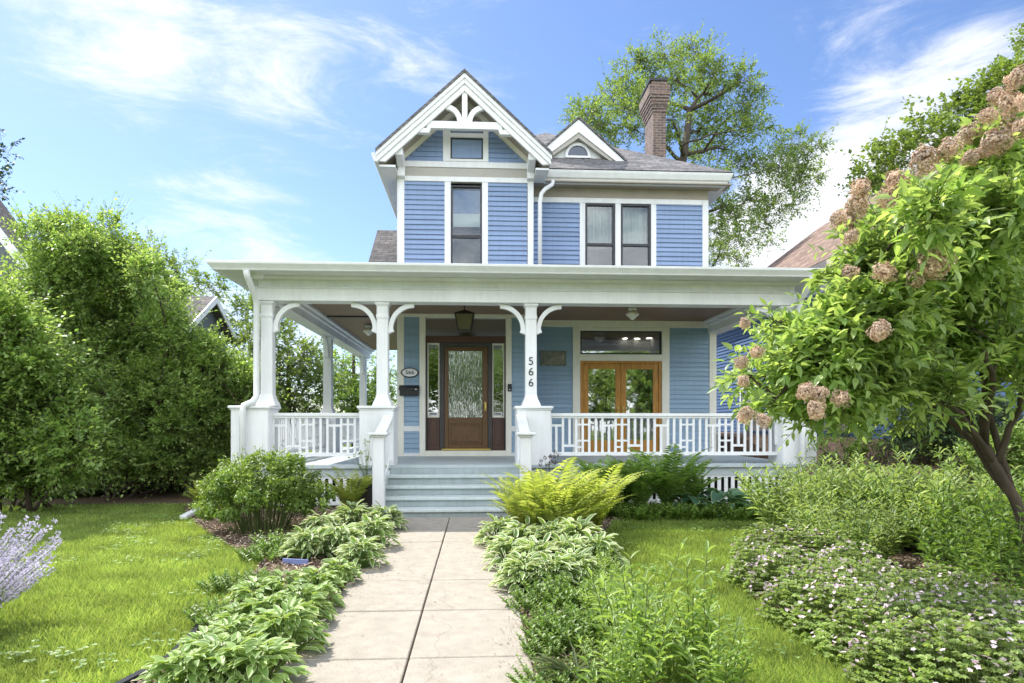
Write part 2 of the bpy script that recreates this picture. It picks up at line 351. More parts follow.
def inside(p, poly):
    x, y = p[:, 0], p[:, 1]; r = np.zeros(len(p), bool); n = len(poly)
    for i in range(n):
        x1, y1 = poly[i]; x2, y2 = poly[(i + 1) % n]
        c = ((y1 > y) != (y2 > y)) & (x < (x2 - x1) * (y - y1) / (y2 - y1 + 1e-12) + x1); r ^= c
    return r
GRASS = leafmat('grass_blade', (.14, .22, .045), (.36, .44, .13), .42, .5)
def lawn():
    nm = NM()
    for (y0, y1, dens) in ((2.9, 4.5, 5200), (4.5, 6.5, 4000), (6.5, 9, 2900), (9, 13, 1900), (13, 18, 700)):
        n = int((y1 - y0) * 20 * dens); p = np.stack([rng.uniform(-11, 9, n), rng.uniform(y0, y1, n)], 1)
        k = (~inside(p, bedL)) & (~inside(p, bedR)) & (~inside(p, bedH)) & (~inside(p, bedS)) & ~((p[:, 0] > PL - .02) & (p[:, 0] < PR + .02)) & ~((p[:, 0] > -4) & (p[:, 1] > 9.7))
        px = 512 + F * (p[:, 0] * ct - p[:, 1] * st) / (p[:, 0] * st + p[:, 1] * ct)
        k &= (px > -90) & (px < 1110); p = p[k]; n = len(p)
        cl = .75 + .5 * np.sin(p[:, 0] * 3.1 + 2 * np.sin(p[:, 1] * 2.3)) * np.sin(p[:, 1] * 2.7 + p[:, 0])
        hgt = rng.uniform(.025, .06, n) * (1 + .25 * cl); az = rng.uniform(0, 6.283, n); lean = rng.uniform(.1, .9, n)
        D = np.stack([np.cos(az) * lean, np.sin(az) * lean, np.ones(n)], 1)
        t = (np.array([(0, .5, 0), (0, -.5, 0), (.6, .35, .03), (.6, -.35, .03), (1, 0, -.1)]), np.array([(0, 1, 3), (0, 3, 2), (2, 3, 4)]), np.zeros(5))
        leaves(nm, np.c_[p, np.zeros(n)], D, np.stack([np.cos(az + 1.5), np.sin(az + 1.5), .1 * np.ones(n)], 1), hgt, rng.uniform(.005, .009, n), t)
    o = nm.build('lawn_grass', GRASS); tag(o, 'short mown lawn grass on both sides of the path', 'grass', kind='stuff')
lawn()
CLOVER = leafmat('clover_leaf', (.13, .23, .06), (.28, .40, .13), .35, .5)
def clover():
    nm = NM(); n0 = 260; c = np.stack([rng.uniform(-9, 4, n0), rng.uniform(3, 11.5, n0)], 1); q = np.repeat(c, 16, 0) + rng.normal(size=(n0 * 16, 2)) * .09
    k = (~inside(q, bedL)) & (~inside(q, bedR)) & (~inside(q, bedH)) & (~inside(q, bedS)) & ~((q[:, 0] > PL - .05) & (q[:, 0] < PR + .05)) & ~((q[:, 0] > -4) & (q[:, 1] > 9.7)); q = q[k]; n = len(q); Pz = np.c_[q, rng.uniform(.035, .065, n)]; a0 = rng.uniform(0, 6.28, n)
    for j in range(3): a = a0 + j * 2.094; leaves(nm, Pz, np.c_[np.cos(a), np.sin(a), .1 * np.ones(n)], np.array([0, 0, 1]) + rng.normal(size=(n, 3)) * .25, .024, .022)
    tag(nm.build('clover', CLOVER), 'small clover leaves dotted through the lawn', 'clover', kind='stuff')
clover()
LITTER = leafmat('dry_leaf_litter', (.10, .085, .04), (.34, .27, .14), .1, .8)
def litter():
    nm = NM(); n = 1500; x = np.where(rng.uniform(size=n) < .5, PL + np.abs(rng.normal(size=n)) * .10, PR - np.abs(rng.normal(size=n)) * .10); y = rng.uniform(2.9, 9.5, n)
    m = 160; x = np.r_[x, rng.uniform(PL, PR, m)]; y = np.r_[y, rng.uniform(2.9, 9.5, m)]; n += m; D = rdir(n); D[:, 2] *= .1
    leaves(nm, np.c_[x, y, np.full(n, .037)], D, rdir(n) * .35 + np.array([0, 0, 1]), rng.uniform(.006, .024, n), rng.uniform(.004, .011, n))
    tag(nm.build('path_litter', LITTER), 'bits of dry leaf litter along the path edges', 'leaf litter', kind='stuff')
litter()
MULCH = leafmat('wood_mulch_chips', (.18, .125, .09), (.56, .45, .35), 0., .9)
def mulch():
    nm = NM()
    for poly, dens in ((bedL, 900), (bedR, 700), (bedH, 600)):
        a = np.array(poly); n = int((np.ptp(a[:, 0]) * np.ptp(a[:, 1])) * dens)
        p = np.stack([rng.uniform(a[:, 0].min(), a[:, 0].max(), n), rng.uniform(a[:, 1].min(), a[:, 1].max(), n)], 1); p = p[inside(p, poly)]; n = len(p)
        D = rdir(n); D[:, 2] *= .3
        leaves(nm, np.c_[p, rng.uniform(.012, .04, n)], D, rdir(n) * .5 + np.array([0, 0, 1]), rng.uniform(.025, .08, n), rng.uniform(.008, .022, n), T4)
    tag(nm.build('mulch', MULCH), 'wood chip mulch spread over the planting beds', 'mulch', kind='stuff')
mulch()

# ------------------------------------------------------------------ THE HOUSE
house = empty('victorian_house', (1.7, 13.8, 0), 'blue two storey house with steep front gable and wraparound white porch', 'house')
Yt, Ym, Yf, Yb = 13.8, 14.5, 10.8, 10.95          # tower wall, main wall, porch floor edge, beam face
FZ, BZ, CZ = .72, 3.447, 3.72                     # porch floor, beam underside, ceiling
tl, tr, mr = X(398.5, Yt), X(533.5, Yt), X(708, Ym)
def zt(py): return Z(py, 466, Yt)
def zm(py): return Z(py, 620, Ym)
def xt(px): return X(px, Yt)
def xm(px): return X(px, Ym)
wallb = MB(); sid, sidp, trim, trimc = 'up', 'porch', W, CREAM
def patch(x0, x1, z0, z1, Y, s, phase=0):
    wallb.box(x0, x1, Y + .001, Y + .16, z0, z1); b = MB(); b.laps((x0, Y), (1, 0), x1 - x0, z0, z1, (0, -1), phase=phase); b.build('siding', BLUE if s == 'up' else BLUE2, house)
def board(x0, x1, z0, z1, Y, t=W, d=.034): b = MB(); b.box(x0, x1, Y - d, Y + .10, z0, z1); b.build('trim_board', t, house, .006)
# tower upper storey
za, zb_ = zt(182.5), 4.05
patch(xt(404.5), xt(444.6), zb_, za, Yt, sid); patch(xt(488), xt(527), zb_, za, Yt, sid)
board(tl, xt(404.5), zb_, zt(168.5), Yt); board(xt(527.5), tr, zb_, zt(168.5), Yt)
board(xt(444.6), xt(450.8), zb_, za, Yt); board(xt(482), xt(488), zb_, za, Yt)
board(xt(404.6), xt(527.4), za, zt(177.5), Yt, d=.04)
fr = MB(); fr.box(xt(404.6), xt(527.4), Yt - .02, Yt + .1, zt(177.5), zt(168.5)); fr.build('frieze', BEIGE, house)
board(tl, tr, zt(168.4), zt(162.5), Yt, d=.045)
# tower gable triangle
Yg = Yt - .62
gx, gza = (tl + tr) / 2, Z(74.5, 466, Yg)
gxe, gze = (X(551, Yg) - X(377, Yg)) / 2, Z(154.5, 466, Yg)
gx = (X(551, Yg) + X(377, Yg)) / 2
slope = (gza - gze) / gxe
def groof(x): return gza - slope * abs(x - gx)
zg0 = zt(162.4); und = .46                           # vertical thickness of roof above wall
wt = MB(); wt.prism([(tl, zg0), (tr, zg0), (tr, groof(tr) - .14), (gx, gza - .14), (tl, groof(tl) - .14)], 'y', Yt + .12, Yt + .2); wt.build('gable_wall', BEIGE, house)
gs = MB(); gw0, gw1 = xt(443), xt(488)
z = zg0
while z < zt(128):
    z1 = z + .104
    for (xa, xb) in ((tl + .02, gw0), (gw1, tr - .02)):
        lim0 = max(xa, gx - (gza - .29 - z1) / slope); lim1 = min(xb, gx + (gza - .29 - z1) / slope)
        if lim1 - lim0 > .02: gs.laps((lim0, Yt), (1, 0), lim1 - lim0, z, min(z1, zt(128)), (0, -1))
    z = z1
gs.add([(tl, Yt + .01, zg0), (tr, Yt + .01, zg0), (gx + .6, Yt + .01, groof(gx + .6) - .29), (gx - .6, Yt + .01, groof(gx + .6) - .29)], [(0, 1, 2, 3)])
gs.build('gable_siding', BLUE, house)
for sgn in (-1, 1):                                  # rake trim against the wall
    e = gxe - .2
    rk = MB(); rk.prism([(gx, gza - .32), (gx + sgn * (e - .10), gza - .32 - slope * (e - .10)), (gx + sgn * (e - .10), gza - .17 - slope * (e - .10)), (gx, gza - .17)], 'y', Yt - .05, Yt + .1)
    rk.build('rake_trim', CREAM, house)
def window(x0, x1, z0, z1, Y, fw, kind, depth=.5, fmat=None, imat=DARK):
    """frame > sashes, glass, room behind; drawn as one part with sub-parts"""
    fmat = fmat or DARKF
    f = MB(); y0, y1 = Y - .012, Y + .09
    f.box(x0, x0 + fw, y0, y1, z0, z1); f.box(x1 - fw, x1, y0, y1, z0, z1); f.box(x0 + fw, x1 - fw, y0, y1, z1 - fw, z1); f.box(x0 + fw, x1 - fw, y0, y1, z0, z0 + fw)
    w = f.build('window', fmat, house, .004)
    if kind == 'hung':
        zc = z0 + (z1 - z0) * .5; m = MB(); m.box(x0 + fw, x1 - fw, Y + .005, Y + .07, zc - .03, zc + .03); m.build('meeting_rail', fmat, w)
    p = MB(); p.box(x0 + fw, x1 - fw, Y + .035, Y + .041, z0 + fw, z1 - fw); p.build('pane', GLASS, w)
    r = MB(); xa, xb, ya, yb, q0, q1 = x0 - .05, x1 + .05, Y + .165, Y + depth, z0 - .05, z1 + .05
    r.add([(xa, ya, q0), (xb, ya, q0), (xb, yb, q0), (xa, yb, q0), (xa, ya, q1), (xb, ya, q1), (xb, yb, q1), (xa, yb, q1)], [(0, 1, 2, 3), (4, 5, 6, 7), (3, 2, 6, 7), (0, 3, 7, 4), (1, 2, 6, 5)])
    r.build('room', imat, w)
    return w
w = window(xt(450.8), xt(482), 4.3, zt(187) + .03, Yt, .035, 'hung')
sh = MB(); sh.box(xt(453), xt(480), Yt + .06, Yt + .075, zt(226), zt(213)); sh.build('blind_and_sky_tint', SHADE, w)
sh = MB(); sh.box(xt(453), xt(480), Yt + .08, Yt + .09, zt(213), zt(189)); sh.build('blind_and_sky_tint', M('blue_sky_reflection', (.22, .33, .58), .8), w)  # blue sheet standing in for sky reflected in the upper sash
# gable window
gf = MB(); 
for a in ((443, 450.5, 162, 126), (483, 488.5, 162, 126)): gf.box(xt(a[0]), xt(a[1]), Yt - .035, Yt + .1, zt(a[2]), zt(a[3]))
gf.box(xt(450.5), xt(483), Yt - .034, Yt + .1, zt(162), zt(159.5)); gf.box(xt(450.5), xt(483), Yt - .034, Yt + .1, zt(138), zt(133.5)); gf.box(xt(450.5), xt(483), Yt - .034, Yt + .1, zt(127), zt(122))
gf.build('window_casing', W, house, .006)
window(xt(450.5), xt(483), zt(159.5), zt(138), Yt, .03, 'fixed'); window(xt(450.5), xt(483), zt(133.5), zt(127), Yt, .02, 'fixed')
# bargeboards, two layers, with truss
for sgn in (-1, 1):
    b1 = MB(); b1.prism([(gx, gza), (gx + sgn * gxe, gze), (gx + sgn * gxe, gze - .17), (gx, gza - .17)], 'y', Yg, Yg + .05)
    bb = b1.build('bargeboard', W, house, .006)
    b2 = MB(); e = gxe - .02; b2.prism([(gx, gza - .172), (gx + sgn * e, gza - .172 - slope * e), (gx + sgn * (e - .14), gza - .31 - slope * (e - .14)), (gx, gza - .31)], 'y', Yg + .03, Yg + .09)
    b2.build('lower_board', W, bb, .006)
    b3 = MB(); b3.prism([(gx, gza + .03), (gx + sgn * (gxe + .02), gze + .03), (gx + sgn * (gxe + .02), gze - .07), (gx, gza - .07)], 'y', Yg - .025, Yg - .001)
    b3.build('rake_moulding', W, bb, .005)
    # lookout bracket under the corner
    xo = tl + .07 if sgn < 0 else tr - .07
    lb = MB(); lb.prism([(Yt - .03, zt(180)), (Yt - .03, groof(xo) - .24), (Yg + .1, groof(xo) - .24), (Yg + .1, groof(xo) - .38), (Yt - .16, groof(xo) - .5), (Yt - .17, zt(180))], 'x', xo - .075, xo + .075); lb.build('eave_bracket', W, house, .008)
trs = MB(); zc0, zc1 = Z(127.5, 466, Yg), Z(120, 466, Yg)
hw = (gza - .31 - zc1) / slope + .08
trs.prism([(gx - hw - .03, zc0), (gx + hw + .03, zc0), (gx + hw, zc1), (gx - hw, zc1)], 'y', Yg + .06, Yg + .16)
for sgn in (-1, 1):
    trs.prism([(gx + sgn * (hw - .02), zc0 - .10), (gx + sgn * (hw + .22), zc0 - .10), (gx + sgn * (hw + .12), zc0 - .002), (gx + sgn * (hw - .06), zc0 - .002)], 'y', Yg + .05, Yg + .17)
tru = trs.build('gable_collar_beam', W, house, .006)
kp = MB(); kp.box(gx - .055, gx + .055, Yg + .065, Yg + .155, zc1, gza - .28); kp.build('king_post', W, tru, .004)
for sgn in (-1, 1):                                  # curved struts
    a, b = [], []
    for k in range(9):
        q = k / 8 * R(86); r_ = .30
        cx, cz = gx + sgn * (.10 + r_), zc1
        for (lst, rr) in ((a, r_ + .05), (b, r_ - .05)):
            lst.append((cx - sgn * rr * math.cos(q), cz + rr * math.sin(q)))
    a = [(x, min(zz, groof(x) - .27)) for x, zz in a]; b = [(x, min(zz, groof(x) - .27)) for x, zz in b]
    k_ = MB(); k_.strip(a, b, 'y', Yg + .07, Yg + .15); k_.build('curved_strut', W, tru)
# tower roof
tro = MB()
for sgn in (-1, 1):
    e = gxe + .03
    tro.prism([(gx, gza + .035), (gx + sgn * e, gza + .035 - slope * e), (gx + sgn * e, gza + .10 - slope * e), (gx, gza + .10)], 'y', Yg - .045, 19)
tro.build('gable_roof', ROOF, house)
sf = MB()
for sgn in (-1, 1):
    e = gxe - .02
    sf.prism([(gx, gza - .20), (gx + sgn * e, gza - .20 - slope * e), (gx + sgn * e, gza - .17 - slope * e), (gx, gza - .17)], 'y', Yg + .092, Yt + .11)
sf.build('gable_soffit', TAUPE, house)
gt_ = MB()
for sgn, xw in ((-1, tl), (1, tr)):                   # boxed eave and gutter along the tower sides
    xe = gx + sgn * (gxe - .03); x0, x1 = sorted((xw, xe)); gt_.box(x0, x1, Yg + .1, 19 if sgn < 0 else Yt + .2, gze - .24, gze - .20)
gt_.build('eave_soffit', WW, house)
gu = MB(); xe = gx - gxe
gu.prism([(xe + .02, gze - .18), (xe - .06, gze - .16), (xe - .11, gze - .06), (xe - .12, gze + .01), (xe + .02, gze + .01)], 'y', Yg + .03, 19); gu.build('gutter', METAL, house, .005)
lw = MB(); lw.box(tl, tl + .14, Yt + .1, 22.5, .6, gze - .24); lw.build('side_wall', BLUE, house)
lws = MB(); lws.laps((tl, 22.5), (0, -1), 22.5 - Yt - .13, FZ, gze - .3, (-1, 0)); lws.build('side_siding', BLUE, house)
cbd = MB(); cbd.box(tl - .03, tl + .05, Yt - .0, Yt + .12, FZ, gze - .26); cbd.build('corner_board', W, house)

# main wall, upper
zma, zmb = zm(204), 4.05
patch(tr + .02, xm(579.5), zmb, zma, Ym, sid); patch(xm(656), xm(702), zmb, zma, Ym, sid)
board(xm(702), mr, zmb, zm(199), Ym); board(xm(579.5), xm(585), zmb, zma, Ym); board(xm(615), xm(620.5), zmb, zma, Ym); board(xm(650.8), xm(656), zmb, zma, Ym)
board(tr + .02, xm(701.8), zma, zm(199), Ym, d=.04)
Ygut = 14.08; zgt, zgb = Z(171, 640, Ygut), Z(182.5, 640, Ygut)
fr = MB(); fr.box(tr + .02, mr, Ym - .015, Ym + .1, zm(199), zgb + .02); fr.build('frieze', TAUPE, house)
for x0, x1 in ((585, 615), (620.5, 650.8)):
    w = window(xm(x0), xm(x1), 4.3, zm(203.8), Ym, .05, 'none')
    c = MB(); n = 22
    pts = [(xm(x0) + .05 + (xm(x1) - xm(x0) - .1) * k / n, Ym + .2 + .025 * math.sin(k * 1.9)) for k in range(n + 1)]
    for k in range(n): c.add([(*pts[k], zm(244)), (*pts[k + 1], zm(244)), (*pts[k + 1], zm(204)), (*pts[k], zm(204))], [(0, 1, 2, 3)])
    c.build('curtain', CURT, w)
    m = MB(); m.box(xm(x0) + .05, xm(x1) - .05, Ym - .005, Ym + .07, zm(246), zm(243.5)); m.build('meeting_rail', DARKF, w)
# core of the house so nothing shows through
core = MB(); core.box(tl + .3, tr - .1, Yt + 3.6, 22, .2, 6.4); core.box(tr + .1, mr - .15, Ym + 3.6, 22, .2, 6.3); core.box(tl + .2, mr - .2, 14.9, 22, CZ + .3, CZ + .36)
core.build('inner_core', DARK, house)
rs = MB(); rs.box(mr - .14, mr, Ym + .1, 22.5, .3, zgb); rs.build('side_wall', BLUE, house)
rss = MB(); rss.laps((mr, Ym + .14), (0, 1), 22.5 - Ym - .2, FZ, zgb, (1, 0)); rss.build('side_siding', BLUE, house)
bw = MB(); bw.box(tl, mr, 22.4, 22.6, .3, zgb); bw.build('back_wall', BLUE, house)
# main hip roof
ex = .42; hx0, hx1, hy0, hy1 = gx - 1.6, mr + ex, Ygut, 23.0
pz = .655; hr = (hx1 - hx0) / 2; hc = (hx0 + hx1) / 2; zr0 = zgt + .02
mrf = MB(); A = (hc, hy0 + hr, zr0 + pz * hr); B = (hc, hy1 - .5, zr0 + pz * hr)
mrf.add([(hx0, hy0, zr0), (hx1, hy0, zr0), (hx1, hy1, zr0), (hx0, hy1, zr0), A, B], [(0, 1, 4), (1, 2, 5, 4), (2, 3, 5), (3, 0, 4, 5), (0, 3, 2, 1)])
mrf.build('roof', ROOF, house)
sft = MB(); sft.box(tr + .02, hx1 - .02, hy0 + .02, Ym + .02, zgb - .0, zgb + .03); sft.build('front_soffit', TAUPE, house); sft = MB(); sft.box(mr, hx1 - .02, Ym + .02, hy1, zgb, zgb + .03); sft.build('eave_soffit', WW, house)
gut = MB(); gut.sweep([(-.10, zgb - .002), (0.0, zgb - .002), (.01, zgb + .09), (.05, zgb + .10), (.09, zgt - .05), (.10, zgt), (-.10, zgt)], [(tr + .26, hy0 + .1), (hx1 - .1, hy0 + .1), (hx1 - .1, hy1)])
gut.build('gutter', METAL, house, .004)
# downspout on the tower corner
ds = MB(); xg, xd = X(553, hy0), X(539.5, Yt)
ds.tube([(xg, hy0 + .03, zgb), (xg - .03, hy0 - .02, zgb - .10), (xd + .12, Yt - .06, zgb - .30), (xd + .03, Yt - .1, zgb - .42), (xd, Yt - .1, zgb - .6), (xd, Yt - .1, 4.0)], .045, 8); ds.build('downspout', METAL, house, smooth=True)
# dormer
Yd = 14.85; dx, dza = X(578.8, Yd), Z(119, 579, Yd); dxe = X(626, Yd) - dx; dze = Z(161.5, 600, Yd); dsl = (dza - dze) / dxe
dm = MB(); zd0 = zr0 + pz * (Yd - hy0)
dm.prism([(dx - dxe + .1, zd0 - .05), (dx + dxe - .1, zd0 - .05), (dx + dxe - .1, dze + .05), (dx, dza - .1), (dx - dxe + .1, dze + .05)], 'y', Yd + .18, Yd + .9)
dorm = dm.build('dormer', W, house)
for sgn in (-1, 1):
    b = MB(); b.prism([(dx, dza), (dx + sgn * dxe, dze), (dx + sgn * dxe, dze - .02), (dx + sgn * (dxe - .16), dze - .02 - .02), (dx, dza - .30)], 'y', Yd, Yd + .05); b.build('bargeboard', W, dorm, .005)
    b = MB(); b.prism([(dx, dza - .301), (dx + sgn * (dxe - .17), dze - .04), (dx + sgn * (dxe - .26), dze - .04), (dx, dza - .42)], 'y', Yd + .03, Yd + .18); b.build('soffit_board', BEIGE, dorm)
    b = MB(); e = dxe + .03; b.prism([(dx, dza + .01), (dx + sgn * e, dza + .01 - dsl * e), (dx + sgn * e, dza + .06 - dsl * e), (dx, dza + .06)], 'y', Yd - .03, 17.5); b.build('roof', ROOF, dorm)
wz = Z(156, 578, Yd + .15); wr = .235
arc = [(dx + wr * math.cos(R(a)), wz + wr * 1.02 * math.sin(R(a))) for a in range(0, 181, 12)]; aro = [(dx + (wr + .06) * math.cos(R(a)), wz + (wr + .06) * 1.02 * math.sin(R(a))) for a in range(0, 181, 12)]
wd = MB(); wd.strip(arc, aro, 'y', Yd + .13, Yd + .2); wd.box(dx - wr - .06, dx + wr + .06, Yd + .12, Yd + .2, wz - .05, wz - .002); ww_ = wd.build('window', W, dorm)
pn = MB(); pn.prism(arc, 'y', Yd + .165, Yd + .172); PANEB = M('reflecting_pane', (.04, .06, .1), .05, .05, spec=1.0); pn.build('pane', PANEB, ww_)
# chimney
cx0, cx1, cy0, cy1 = X(653, 17.5), X(666, 17.5), 17.5, 18.35
zc_t, zc_c = Z(80, 660, 17.5), Z(112, 660, 17.5)
ch = MB(); ch.box(cx0, cx1, cy0, cy1, 6.9, zc_c)
nst = 8
for k in range(nst):
    o = .022 * (k + 1) if k < 6 else .132; za_ = zc_c + (zc_t - zc_c - .18) * k / nst; zb2 = zc_c + (zc_t - zc_c - .18) * (k + 1) / nst
    ch.box(cx0 - o, cx1 + o * .6, cy0 - o, cy1 + o, za_ + .0005, zb2)
ch.box(cx0 - .04, cx1 + .02, cy0 - .03, cy1 + .03, zc_t - .18, zc_t - .04)
chm = ch.build('chimney', BRICK, house)
cc = MB(); cc.box(cx0 - .10, cx1 + .02, cy0 - .06, cy1 + .08, zc_t - .04, zc_t + .03); cc.box(cx0 + .02, cx1 - .06, cy0 + .1, cy1 - .1, zc_t + .03, zc_t + .1); cc.build('chimney_cap', BLACK, chm)
# side wing roof behind the tower
wy, wze, wzr = 18.5, Z(275, 358, 16.4), Z(230, 378, 18.5)
wx = X(377.5, 18.5); wg = MB()
sl = (wzr - wze) / (wy - 16.4)
wg.prism([(16.4, wze), (wy, wzr), (20.6, wze), (20.6, wze - .09), (wy, wzr - .09), (16.4, wze - .09)], 'x', wx, -.5); wg.build('wing_roof', ROOFG, house)
wgw = MB(); wgw.prism([(16.8, 4.1), (20.2, 4.1), (20.2, wze + .2), (wy, wzr - .12), (16.8, wze + .2)], 'x', wx + .35, tl + .1); wgw.build('wing_wall', BLUE, house)

# ---------------- porch
XL, XR = X(256, Yb), X(797, Yb); YBK = 20.6
path3 = [(XL, YBK), (XL, Yb), (XR, Yb), (XR - 0, 16.2)]
def sw(name, prof, mat, bevel=0, par=house, path=path3): b = MB(); b.sweep(prof, path); return b.build(name, mat, par, bevel)
sw('porch_beam', [(-.30, BZ), (-.002, BZ), (-.002, 3.655), (-.30, 3.655)], W, .006)
sw('porch_frieze', [(-.26, 3.66), (-.03, 3.66), (-.03, 3.70), (-.02, 3.84), (-.26, 3.84)], WW)
sw('frieze_moulding', [(-.05, 3.645), (.012, 3.645), (.028, 3.66), (.012, 3.676), (-.05, 3.682)], W)
cor = sw('porch_cornice', [(-.26, 3.842), (.485, 3.842), (.49, 3.825), (.51, 3.825), (.52, 3.85), (.545, 3.885), (.572, 3.92), (.575, 3.957), (-.26, 3.99)], METAL, .004)
sw('bed_moulding', [(-.02, 3.79), (.02, 3.79), (.075, 3.838), (-.02, 3.838)], W)
pr = MB(); pr.box(XL - .3, XR + .3, Yb - .28, Ym + .2, 3.992, 4.02); pr.box(XL - .3, tl + .05, Ym + .2, YBK, 3.992, 4.02); pr.build('porch_roof', ROOFG, house)
pc = MB(); pc.box(XL + .2, XR - .2, Yb + .2, Ym + .05, CZ, CZ + .03); pc.box(XL + .2, tl + .02, Ym + .05, YBK, CZ, CZ + .03); pce = pc.build('porch_ceiling', CEILW, house)
for zz, dd, hh in ((3.60, .36, .05), (3.66, .44, .055)):
    sw('ceiling_moulding', [(-dd, zz), (-.28, zz), (-.28, zz + hh), (-dd, zz + hh)], W)
cbm = MB(); cbm.box(XL + .3, tl, 14.1, 14.22, CZ - .03, CZ - .001); cbm.build('ceiling_batten', DARKF, pce)
# floor and skirt
fl = MB(); fl.box(XL - .06, XR + .12, Yf, Ym, FZ - .05, FZ); fl.box(XL - .06, tl, Ym, YBK, FZ - .05, FZ); pfl = fl.build('porch_floor', FLOORP, house)
fa = MB(); fa.box(XL - .0, XR + .04, Yf + .05, Yf + .09, FZ - .19, FZ - .052); fa.box(XL, XL + .04, Yf + .1, YBK, FZ - .19, FZ - .052); fa.build('floor_fascia', FLOORP, house)
sk = MB(); 
for x0, x1 in ((XL, X(400, Yf)), (X(516, Yf), XR)):
    sk.box(x0, x1, Yf + .06, Yf + .085, .50, FZ - .19 - .002); sk.box(x0, x1, Yf + .06, Yf + .085, .06, .12)
sk.build('skirt_rail', W, house)
for x0, x1 in ((XL, X(400, Yf)), (X(516, Yf), XR)):
    sl_ = MB(); n = int((x1 - x0) / .118)
    for k in range(n): sl_.box(x0 + k * .118 + .02, x0 + k * .118 + .082, Yf + .065, Yf + .083, .12, .50)
    sl_.build('skirt_slats', W, house)
sl_ = MB()
for k in range(70): sl_.box(XL + .005, XL + .025, Yf + .15 + k * .14, Yf + .22 + k * .14, .06, .5)
sl_.build('skirt_slats', W, house)
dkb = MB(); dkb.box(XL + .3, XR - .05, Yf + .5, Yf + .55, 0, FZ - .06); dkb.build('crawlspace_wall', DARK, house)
# pedestals, posts, brackets
def pedestal(x, y, wx=.57, wy=.57):
    b = MB(); b.box(x - wx / 2, x + wx / 2, y - wy / 2, y + wy / 2, FZ - .03, 1.655); p = b.build('pedestal', W, house, .012)
    b = MB(); b.box(x - wx / 2 - .035, x + wx / 2 + .035, y - wy / 2 - .035, y + wy / 2 + .035, 1.656, 1.70); b.box(x - wx / 2 - .015, x + wx / 2 + .015, y - wy / 2 - .015, y + wy / 2 + .015, 1.63, 1.655); b.build('pedestal_cap', W, p, .008)
def post(x, y, z0=1.70):
    b = MB(); prof = [(.165, z0), (.15, z0 + .05), (.118, z0 + .12), (.098, z0 + .2), (.095, BZ - .28), (.105, BZ - .26), (.105, BZ - .22), (.095, BZ - .2), (.095, BZ - .07), (.125, BZ - .03), (.125, BZ)]
    n = len(prof)
    for r, z in prof: b.v += [(x - r, y - r, z), (x + r, y - r, z), (x + r, y + r, z), (x - r, y + r, z)]
    for i in range(n - 1):
        for k in range(4): b.f.append((i * 4 + k, i * 4 + (k + 1) % 4, i * 4 + 4 + (k + 1) % 4, i * 4 + 4 + k))
    b.f += [(3, 2, 1, 0), tuple((n - 1) * 4 + k for k in range(4))]
    return b.build('post', W, house, .012)
def bracket(x, y, ax, sgn, r=.43):
    a, b = [], []
    for k in range(11):
        q = k / 10 * R(90); c = (sgn * (.095 + r), BZ - .002 - r)
        for lst, rr in ((a, r), (b, r - .075)): lst.append((c[0] - sgn * rr * math.cos(q), c[1] + rr * math.sin(q)))
    o = (x if ax == 'y' else y); m = MB()
    a = [(p[0] + o, p[1]) for p in a]; b = [(p[0] + o, p[1]) for p in b]; h0 = y if ax == 'y' else x
    m.strip(a, b, ax, h0 - .04, h0 + .04)
    bx = a[0][0] - sgn * .0
    m.prism([(a[0][0] + sgn * .001, a[0][1] - .09), (b[0][0] + sgn * .02, b[0][1] - .05), (b[0][0], b[0][1]), (a[0][0] + sgn * .001, a[0][1])], ax, h0 - .05, h0 + .05)
    m.build('bracket', W, house)
py_ = 11.10
xA, xB, xC, xD = XL + .15, X(383, py_), X(530.7, py_), XR - .15
for x in (xA, xB, xC, xD): post(x, py_)
pedestal(X(249, Yf) + .0, py_, .60); pedestal(X(379, py_), py_, .56); pedestal(X(532.5, py_), py_, .575); pedestal(X(792, py_), py_, .60)
for x, ss in ((xA, (1,)), (xB, (-1, 1)), (xC, (-1, 1)), (xD, (-1,))):
    for s_ in ss: bracket(x, py_, 'y', s_)
for yy in (15.5, 20.2):
    post(xA, yy, 1.62)
    b = MB(); b.box(xA - .25, xA + .25, yy - .3, yy + .3, FZ - .02, 1.62); b.build('pedestal', W, house, .01)
    bracket(xA, yy, 'x', -1)
bracket(xA, py_, 'x', 1)
